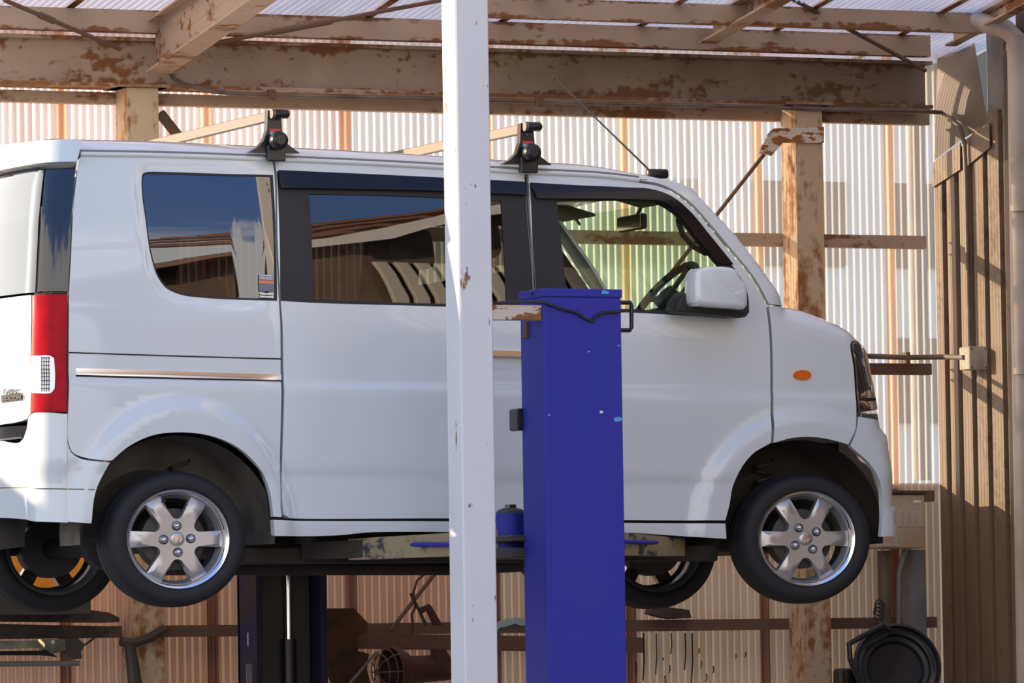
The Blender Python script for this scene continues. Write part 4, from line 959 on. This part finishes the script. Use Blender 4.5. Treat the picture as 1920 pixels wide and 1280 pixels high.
G().box(U(725,1030,y=0.03)-Vector((0.02,0.01,0)), U(737,1015,y=0.03)+Vector((0,0.01,0.0))).make('rod_bracket', 'steel_dark', lift)
smooth_by_angle(G().tube([pc+Vector((0,0,0.03)), pc+Vector((0,0,0.075))], 0.06, 16).make('lift_pad', 'rubber', lift))
smooth_by_angle(G().tube([pc+Vector((0.02,-0.03,0.075)), pc+Vector((0.02,-0.03,0.10))], [0.045,0.055], 12).make('pad_adapter', 'liner', lift))
p2 = Vector((b.x-0.06, YV, pa.z)); p3 = U(1262, 1026, y=0.16)
arm(p2, p3, 0.11, 0.11, 0.075, 'arm_yellow')
G().tube([U(1170,1015,y=-0.42), U(1238,1017,y=-0.02)], 0.009, 8).make('arm_lock_rod', 'lift_blue', lift)
smooth_by_angle(G().tube([p3+Vector((0.02,0.04,0.0)), p3+Vector((0.02,0.04,0.06))], 0.055, 16).make('lift_pad', 'rubber', lift))
# far lift column with its chrome ram
yf0 = 1.98; xa = U(480, 1150, y=yf0).x; xb = U(614, 1150, y=yf0).x; zt2 = U(560, 1030, y=yf0).z
lf = thing('car_lift_column', ((xa+xb)/2, yf0+0.14, 0), 'far lift column in shade-darkened blue with a chrome ram, seen under the van sill', 'car lift')
G().box((xa, yf0+0.20, 0),(xb, yf0+0.235, ztop_)).make('column', 'lift_blue_shaded', lf)
G().box((xa, yf0, 0),(xa+0.03, yf0+0.22, ztop_)).make('column_flange', 'lift_blue_shaded', lf)
G().box((xb-0.03, yf0, 0),(xb, yf0+0.22, ztop_)).make('column_flange', 'lift_blue_shaded', lf)
zr_ = U(540, 1198, y=yf0+0.10).z; xc = U(540, 1120, y=yf0+0.10).x
smooth_by_angle(G().tube([(xc, yf0+0.10, zr_),(xc, yf0+0.10, zt2+0.05)], 0.0165, 16).make('ram_rod', 'chrome', lf))
smooth_by_angle(G().tube([(xc, yf0+0.10, 0.0),(xc, yf0+0.10, zr_)], 0.035, 16).make('ram_cylinder', 'black_plastic', lf))
G().box((xa+0.035, yf0+0.12, 0.2),(xb-0.035, yf0+0.19, zt2), 0.004).make('carriage', 'iron', lf)
G().box((xa-0.06, yf0-0.06, zt2-0.02),(xb+0.05, yf0+0.14, zt2+0.10), 0.004).make('arm_head', 'iron', lf)
p = U(467, 1265, y=yf0); G().box((p.x-0.014, yf0-0.004, p.z-0.06),(p.x+0.014, yf0+0.002, p.z+0.05), 0.001).make('label_plate', 'sticker_grey', lf)
def farm(p0, p1, w, h, mat):
    o = arm(p0, p1, w, h, h*0.8, mat); o.parent = lf
    for v in o.data.vertices: v.co += LOC[lift.name]-LOC[lf.name]
    LOC[o.name] = LOC[lf.name]
farm(((xa+xb)/2, yf0, zt2+0.03), (0.55, 1.40, zt2+0.03), 0.11, 0.09, 'iron'); farm(((xa+xb)/2, yf0, zt2+0.03), (2.15, 1.42, zt2+0.03), 0.11, 0.09, 'iron')

# ================================================================== ROOF BARS
def roof_bar(ppx, ppy_top, ppy_base, label):
    """square bar across the roof on two clamp feet; ppx = pixel x of the near foot"""
    yn = 0.10; p = U(ppx, ppy_base, y=yn); zt_ = U(ppx, ppy_top, y=yn).z; hgt = zt_-p.z
    t = thing('roof_bar', (p.x, YC, p.z), label, 'roof bar', 'roof bars on the van')
    k = hgt/0.20
    G().box((p.x-0.024, yn+0.01, zt_-0.044),(p.x+0.002, 2*YC-yn-0.01, zt_-0.002), 0.003).make('crossbar', 'alu', t)
    for side in (0, 1):
        def q(dx, y, z): return Vector((p.x+dx, y if side == 0 else 2*YC-y, p.z+z*k))
        pr = [(-0.115,0.012),(-0.085,0.028),(-0.052,0.062),(-0.035,0.11),(-0.030,0.20),(0.026,0.20),(0.034,0.10),(0.052,0.055),(0.088,0.028),(0.112,0.012)]
        g = G().prism([q(dx, yn, z) for dx, z in pr], (0, 0.035 if side == 0 else -0.035, 0)); ft = rcut(g.make('foot', 'black_plastic', t))
        d = -1 if side == 0 else 1
        smooth_by_angle(G().tube([q(-0.012,yn-0.02,0.183), q(0.048,yn-0.02,0.183), q(0.056,yn-0.02,0.183)], [0.020,0.020,0.012], 14).make('end_cap', 'black_plastic', ft), 50)
        smooth_by_angle(G().tube([q(-0.024,yn-0.022,0.183), q(-0.010,yn-0.022,0.183)], 0.0205, 14).make('cap_end', 'alu', ft), 50)
        g = G().box(q(-0.040,yn-0.02,-0.028), q(0.040,yn+0.01,0.045), 0.004); g.make('clamp', 'black_plastic', ft)
        c = q(-0.002,yn-0.02,0.062); smooth_by_angle(G().lathe([(0.001,0.055),(0.02,0.055),(0.036,0.045),(0.040,0.03),(0.034,0.0)], c, (0,d,0), 14).make('clamp_knob', 'black_plastic', ft), 30)
        smooth_by_angle(G().lathe([(0.001,0.006),(0.008,0.004),(0.009,0.0)], q(0.0,yn,0.148), (0,d,0), 10).make('screw', 'steel_dark', ft))
        if side == 0:
            st = G().prism([q(-0.024,yn-0.001,0.118), q(0.025,yn-0.001,0.118), q(0.026,yn-0.001,0.104), q(-0.024,yn-0.001,0.104)], (0,-0.001,0)).make('sticker', 'sticker_red', ft)
            G().prism([q(-0.024,yn-0.001,0.104), q(0.026,yn-0.001,0.104), q(0.027,yn-0.001,0.090), q(-0.024,yn-0.001,0.090)], (0,-0.001,0)).make('sticker', 'sticker_blue', ft)
            text_mesh('sticker_lettering', 'TERZO', 0.013, q(-0.021,yn-0.0025,0.0925), (1,0,0), (0,0,1), 'sticker_white', ft, 0.0004, 0.0, width=0.044)
    return t
roof_bar(516, 207, 291, 'rear silver roof bar on black clamp feet, nearest the van tail')
roof_bar(990, 231, 313, 'front silver roof bar on black clamp feet, above the front door gap')

# ================================================================== CONDUIT, BOXES, SMALL THINGS ON THE WALLS
yk = YP-0.015
cn = [U(452,28,y=2.40), U(330,130,y=2.62), U(318,134,y=2.66), U(325,146,y=yk), U(345,158,y=yk), U(400,172,y=yk), U(450,176,y=yk), U(1000,190,y=yk), U(1500,203,y=yk), U(1740,209,y=yk)]
xr_ = XW-0.03
cn += [U(1765,211,x=xr_), U(1785,222,x=xr_), U(1800,240,x=xr_), U(1808,268,x=xr_), U(1811,330,x=xr_), U(1818,655,x=xr_)]
t = thing('conduit', (cn[-1].x, cn[-1].y, cn[-1].z), 'thin brown conduit running along the main beam and bending down the right wall', 'conduit')
smooth_by_angle(G().tube(cn, 0.011, 8).make('tube', 'conduit', t), 60)
for q in ((508,177),(1010,190)):
    p = U(*q, y=yk); G().box(p-Vector((0.018,0.018,0.03)), p+Vector((0.018,0.012,0.022)), 0.003).make('clip', 'iron_rust', t)
jb = U(1825, 672, x=XW-0.05)
t = thing('junction_box', (XW-0.05, jb.y, jb.z-0.055), 'small grey junction box on the brown right wall', 'junction box')
p0, p1 = U(1806,652,x=XW-0.09), U(1843,694,x=XW-0.01)
bj = G().box((XW-0.10, jb.y-0.05, jb.z-0.055),(XW-0.005, jb.y+0.05, jb.z+0.055), 0.003).make('body', 'box_grey', t)
G().box((XW-0.10, jb.y-0.056, jb.z-0.056),(XW-0.004, jb.y-0.05, jb.z+0.056), 0.002).make('lid', 'box_grey', t)
for dx, dz in ((-0.09,0.045),(-0.09,-0.045),(-0.012,0.045),(-0.012,-0.045)): G().tube([(XW+dx, jb.y-0.056, jb.z+dz),(XW+dx, jb.y-0.060, jb.z+dz)], 0.004, 6).make('screw', 'iron', t)
hy = U(1700, 670, y=YG-0.10); 
cnd = [U(1560,665,y=YG-0.10), U(1700,670,y=YG-0.10), U(1770,669,y=YG-0.13), Vector((XW-0.10, jb.y+0.0, jb.z+0.005))]
t2 = thing('conduit', cnd[0], 'horizontal conduit reaching the grey junction box past the headlight', 'conduit')
smooth_by_angle(G().tube(cnd, 0.013, 10).make('tube', 'conduit', t2), 60); p = cnd[1]; G().box(p-Vector((0.012,0.02,0.03)), p+Vector((0.012,0.03,0.025)), 0.003).make('clip', 'iron_rust', t2)
# meter box
ymb = 2.62; a = U(1652,1028,y=ymb); b = U(1734,926,y=ymb)
t = thing('meter_box', ((a.x+b.x)/2, ymb+0.08, a.z), 'weathered beige electric meter box beside the front bumper', 'meter box')
smooth_by_angle(G().box((a.x, ymb, a.z),(b.x, ymb+0.17, b.z), 0.008).make('body', 'meter', t))
G().box((a.x-0.006, ymb-0.012, b.z),(b.x+0.006, ymb+0.18, b.z+0.014), 0.003).make('top_plate', 'iron', t)
for k in range(4):
    x = U(1682+k*13, 975, y=ymb).x; zA = U(1690,988,y=ymb).z; zB = U(1690,958,y=ymb).z; G().box((x, ymb-0.004, zA),(x+0.026, ymb+0.002, zB), 0.002).make('rib', 'meter', t)
p = U(1713,940,y=ymb); G().box((p.x-0.002, ymb-0.003, p.z-0.006),(p.x+0.04, ymb+0.001, p.z+0.006), 0.001).make('name_plate', 'sticker_white', t)
p = U(1655,1026,y=ymb-0.01); q = U(1684,1004,y=ymb-0.01); G().box((p.x-0.03, ymb-0.012, p.z),(q.x, ymb+0.005, q.z), 0.004).make('lower_cover', 'meter', t)
def vpipe(name, pxc, pyt, pyb, y, r, mat, label, cat='pipe', n=10, square=False):
    a = U(pxc, pyt, y=y); b = U(pxc, pyb, y=y)
    g = G().box((a.x-r, y-r, b.z),(a.x+r, y+r, a.z), 0.003) if square else G().tube([(a.x,y,b.z),(a.x,y,a.z)], r, n)
    o = g.make(name, mat); smooth_by_angle(o, 50); return tag(o, label, cat)
vpipe('support_stake', 1657, 1032, 1930, ymb+0.05, 0.024, 'wall_dark', 'dark square stake under the left side of the meter box', 'stake', square=True)
o = smooth_by_angle(G().tube([U(1699,1030,y=2.66), U(1692,1050,y=2.66), U(1686,1075,y=2.66), U(1685,1180,y=2.66), U(1686,1180,y=2.66)-Vector((0,0,U(1685,1180,y=2.66).z))], 0.014, 10).make('cable_pipe', 'grey_panel'), 60); tag(o, 'bent grey cable pipe leaving the meter box', 'pipe')
vpipe('drain_pipe', 1716, 200, 900, 3.12, 0.045, 'grey_panel', 'grey outdoor pipe showing as a dark band through the right sheets', 'pipe', 16)
vpipe('wall_plank', 1712, 1030, 1930, 2.80, 0.045, 'grey_panel', 'grey-brown upright plank below the meter box', 'plank', square=True)
# black drain pan hung on the wall
ypn = 2.45; c = U(1682, 1250, y=ypn); axp = Vector((-0.25,-0.93,0.28)).normalized()
t = thing('drain_pan', (c.x, ypn, c.z-0.22), 'round black plastic oil drain pan hanging under the meter box', 'drain pan')
smooth_by_angle(G().lathe([(0.215,0.0),(0.212,0.018),(0.200,0.020),(0.192,0.0),(0.178,-0.01),(0.168,-0.012),(0.160,-0.03),(0.140,-0.034),(0.128,-0.05),(0.06,-0.056),(0.001,-0.06)], c, axp, 40).make('bowl', 'black_plastic', t), 25)
pl = [U(a_, b_, y=ypn-0.04) for a_, b_ in ((1590,1205),(1652,1168),(1664,1182),(1640,1200),(1625,1214),(1612,1225),(1616,1262),(1598,1240))]
G().tube([U(a_, b_, y=ypn-0.05) for a_, b_ in ((1612,1280),(1594,1235),(1592,1207),(1612,1195),(1655,1172),(1668,1180))], 0.014, 8).make('handle', 'black_plastic', t)
G().tube([U(a_, b_, y=ypn-0.06) for a_, b_ in ((1618,1214),(1648,1197),(1664,1188))], 0.010, 8).make('handle', 'black_plastic', t)
o = smooth_by_angle(G().box(U(1560,1300,y=2.60), U(1618,1252,y=2.52), 0.02).make('plastic_tub', 'black_plastic')); tag(o, 'black plastic tub at the foot of the right post', 'tub')
# wire coil on the stake
pts = [U(1650+9*math.cos(k*0.8)-k*0.15, 1132+14*math.sin(k*0.8)+k*0.9, y=2.638) for k in range(26)]
o = smooth_by_angle(G().tube(pts, 0.004, 5).make('wire_coil', 'rubber'), 60); tag(o, 'loose coil of black wire tied to the dark stake', 'wire')
# wedge on the lower girt
pl = [U(a_, b_, y=2.80) for a_, b_ in ((1219,1150),(1226,1134),(1292,1143),(1297,1158),(1262,1160),(1240,1156))]
o = rcut(G().prism(pl, (0,0.07,0)).make('wooden_wedge', 'board')); tag(o, 'dark wooden wedge lying on the lower girt', 'wedge')
# left: shelf board, lamp fixture, bar, strap
ysf = 2.60
o = rcut(G().prism([U(a_, b_, y=ysf) for a_, b_ in ((-60,1135),(60,1136),(140,1139),(205,1148),(224,1158),(224,1166),(100,1165),(-60,1163))], (0,0.22,0)).make('shelf_board', 'board')); tag(o, 'warped dark shelf board at the lower left', 'shelf')
o = rcut(G().prism([U(a_, b_, y=ysf+0.02) for a_, b_ in ((-60,1168),(224,1174),(224,1194),(-60,1196))], (0,0.05,0)).make('shelf_bearer', 'board')); tag(o, 'dark timber bearer under the warped shelf board', 'timber')
t = thing('strip_light', U(40,1235,y=ysf), 'old green-grey strip light fixture under the shelf', 'lamp')
rcut(G().prism([U(a_, b_, y=ysf-0.12) for a_, b_ in ((-60,1202),(70,1200),(84,1214),(-60,1219))], (0,0.10,0)).make('housing', 'fixture', t))
rcut(G().prism([U(a_, b_, y=ysf-0.01) for a_, b_ in ((84,1198),(122,1198),(124,1218),(98,1226),(84,1216))], (0,0.09,0)).make('lamp_holder', 'fixture', t))
p = U(99,1203,y=ysf-0.02); smooth_by_angle(G().lathe([(0.001,0.012),(0.008,0.008),(0.010,0.0)], p, (0,-1,0), 10).make('screw', 'sticker_white', t))
rcut(G().prism([U(a_, b_, y=ysf-0.005) for a_, b_ in ((-60,1221),(90,1219),(108,1231),(80,1228),(-60,1228))], (0,0.04,0)).make('reflector', 'dark', t))
rcut(G().prism([U(a_, b_, y=ysf-0.01) for a_, b_ in ((122,1196),(146,1196),(160,1208),(152,1222),(154,1234),(138,1236),(126,1226))], (0,0.08,0)).make('end_socket', 'iron', t))
G().tube([U(146,1206,y=ysf), U(160,1208,y=ysf), U(185,1190,y=ysf), U(205,1182,y=ysf-0.01)], 0.005, 6).make('cord', 'rubber', t)
o = smooth_by_angle(G().tube([U(-60,1245,y=ysf), U(148,1243,y=ysf)], 0.012, 8).make('iron_bar', 'grey_panel')); tag(o, 'thin grey bar below the strip light', 'bar')
o = G().tube([U(226,1202,y=YP-0.03), U(250,1205,y=YP-0.03), U(280,1195,y=YP-0.03), U(310,1178,y=YP-0.03)], 0.022, 8).make('strap', 'board'); tag(o, 'dark strap slung across the left post', 'strap')
o = smooth_by_angle(G().tube([U(242,1205,y=YP-0.05), U(248,1240,y=YP-0.05), U(256,1310,y=YP-0.05)], [0.024,0.030,0.036], 10).make('hanging_bar', 'iron')); tag(o, 'dark bar hanging down in front of the left post', 'bar')
# orange machine behind the far rear wheel
yo = 2.35; a = U(-40,1128,y=yo); b = U(182,950,y=yo)
t = thing('orange_cabinet', ((a.x+b.x)/2, yo+0.12, a.z), 'bright orange cabinet showing through the far rear wheel spokes', 'cabinet')
G().box((a.x, yo, a.z+0.03),(b.x, yo+0.25, b.z), 0.005).make('body', 'orange_paint', t)
G().box((a.x, yo-0.006, U(10,1118,y=yo).z+0.03),(U(40,1100,y=yo).x, yo+0.004, U(10,1096,y=yo).z+0.03), 0.001).make('data_plate', 'sticker_white', t)
G().box((a.x, yo-0.004, a.z-0.06),(U(170,1130,y=yo).x, yo+0.25, a.z+0.03), 0.003).make('base', 'iron', t)
# centre: channel shelf, brown cover, caged work lamp, clamp, rag, cable
ych = 2.45
o = rcut(G().ibeam(U(664,1187,y=ych), U(1205,1187,y=ych)+Vector((0,0,-0.02)), 0.07, 0.07, 0.012, 0.012, side=(0,1,0), kind='C').make('channel_shelf', 'iron_rust')); tag(o, 'rusty steel channel used as a shelf behind the white post', 'shelf')
pl = [U(a_, b_, y=ych-0.07) for a_, b_ in ((600,1140),(664,1140),(690,1168),(688,1185),(668,1192),(672,1220),(692,1225),(688,1255),(700,1300),(655,1300),(626,1278),(618,1254),(600,1250))]
o = rcut(G().prism(pl, (0,0.05,0)).make('canvas_cover', 'cover_brown')); tag(o, 'oil-stained brown cover hanging beside the far lift column', 'cover')
lc = U(760,1262,y=ych-0.10)
t = thing('caged_work_lamp', (lc.x, lc.y, lc.z-0.10), 'red-brown caged inspection lamp hanging under the channel shelf', 'lamp')
A = U(735,1258,y=ych-0.1); dr = (U(850,1250,y=ych-0.05)-A).normalized()
smooth_by_angle(G().lathe([(0.001,0.30),(0.060,0.30),(0.064,0.10),(0.095,0.055),(0.115,0.02),(0.115,0.0),(0.10,0.0)], A, dr, 28).make('shade', 'red_handle', t), 40)
g = G()
for k in range(8):
    ang = k*math.pi/4; w_ = Vector((0,0,1)); w_ = (w_-dr*w_.dot(dr)).normalized(); u_ = w_.cross(dr)
    e = u_*math.cos(ang)+w_*math.sin(ang); g.tube([A+e*0.112, A+e*0.10-dr*0.04, A+e*0.06-dr*0.075, A-dr*0.085], 0.0028, 5)
for rr, hh in ((0.105,-0.03),(0.080,-0.06),(0.112,-0.005)):
    g.tube([A+dr*hh+(u_*math.cos(j*math.pi/12)+w_*math.sin(j*math.pi/12))*rr for j in range(25)], 0.0028, 5)
g.make('cage', 'iron_rust', t)
rcut(G().prism([U(a_, b_, y=ych-0.12) for a_, b_ in ((816,1216),(836,1216),(850,1244),(850,1262),(820,1258))], (0,0.06,0)).make('bracket', 'red_handle', t))
cl_ = [U(a_, b_, y=ych+0.045) for a_, b_ in ((838,1056),(820,1064),(800,1072),(782,1088),(775,1110),(778,1125),(778,1140),(772,1152),(774,1170),(773,1190))]
o = smooth_by_angle(G().tube(cl_, 0.006, 6).make('hanging_hose', 'red_handle'), 60); tag(o, 'dark red hose dangling by the diagonal rod', 'hose')
pl = [U(a_, b_, y=ych-0.03) for a_, b_ in ((786,1140),(806,1132),(812,1140),(830,1172),(816,1172),(803,1143),(792,1150))]
t = thing('clamp', U(815,1185,y=ych), 'dark red tool handle standing in the channel shelf', 'tool')
rcut(G().prism(pl, (0,0.03,0)).make('handle', 'red_handle', t)); G().tube([U(770,1112,y=ych-0.02), U(784,1140,y=ych-0.02), U(799,1172,y=ych-0.02)], 0.008, 6).make('shank', 'iron', t)
o = G().tube([U(706,1222,y=ych-0.09), U(655,1282,y=ych-0.09)], 0.007, 6).make('stick', 'grey_panel'); tag(o, 'thin grey stick leaning across the brown cover', 'stick')
v = []; f = []; n = 14
for i in range(n+1):
    for j in range(6):
        p = U(930+i*5.0, 1172-14*math.sin(math.pi*i/n)**0.6*(1 if j < 4 else 0.3), y=ych+0.0+j*0.03); v.append(p+Vector((0,0,random.uniform(-.006,.006)-0.03*(j == 0)-0.03*(j == 5))))
for i in range(n):
    for j in range(5): f.append((i*6+j, i*6+j+1, (i+1)*6+j+1, (i+1)*6+j))
o = mesh('rag', v, f, 'rag_green', None, smooth=True); tag(o, 'crumpled grey-green rag on the channel shelf between post and column', 'rag')

# ================================================================== OVER THE STREET (seen in the van's glass and paint)
hy = -8.0; hx = 4.3; HZ = 1.25
t = thing('street_house', (hx+2, hy-2, 0), 'brown house with a white-edged tiled roof, mirrored in the sliding door window', 'house')
rcut(G().prism([(hx+0.2,hy,0),(hx+4.6,hy,0),(hx+4.6,hy,8.3+HZ),(hx+2.4,hy,7.9+HZ),(hx+1.0,hy,6.9+HZ),(hx+0.2,hy,6.1+HZ)], (0,-5,0)).make('wall', 'dark_wall', t))
rk = [(x_+hx, z_+HZ) for x_, z_ in ((-0.25,5.85),(0.35,6.30),(1.0,7.0),(1.7,7.55),(2.6,7.95),(5.0,8.35))]
rcut(G().prism([(x,hy+0.55,z) for x, z in rk]+[(x,hy+0.55,z-0.26) for x, z in reversed(rk)], (0,-0.10,0)).make('fascia', 'house_fascia', t))
rcut(G().prism([(x,hy+0.45,z+0.02) for x, z in rk]+[(x,hy+0.45,z-0.12) for x, z in reversed(rk)], (0,-5.6,0)).make('roof', 'roof_tile', t))
for k in range(16):
    x = hx+0.1+k*0.3; z = lerp_t(rk, x)+0.05; G().tube([(x,hy+0.5,z),(x,hy-5,z+1.2)], 0.06, 6).make('roof_rib', 'roof_tile', t)
for k in range(14): G().box((hx+0.25+k*0.13, hy+0.02, 3.2+HZ),(hx+0.34+k*0.13, hy+0.07, 5.3+HZ), 0.01).make('shutter_slat', 'fence', t)
for k in range(2): G().box((hx+2.3+k*1.1, hy+0.01, 5.6),(hx+3.1+k*1.1, hy+0.05, 6.9), 0).make('window', 'black_gloss', t)
t = thing('street_shed', (0.8, -13.5, 0), 'pale corrugated shed across the street, mirrored in the rear quarter window', 'building')
G().box((-0.6, -15, 0),(2.2, -12, 5.6), 0).make('wall', 'house_wall', t)
rcut(G().prism([(-0.9,-11.6,5.6),(-0.9,-11.6,5.78),(-0.9,-15.2,6.6),(-0.9,-15.2,6.4)], (3.4,0,0)).make('roof', 'house_fascia', t))
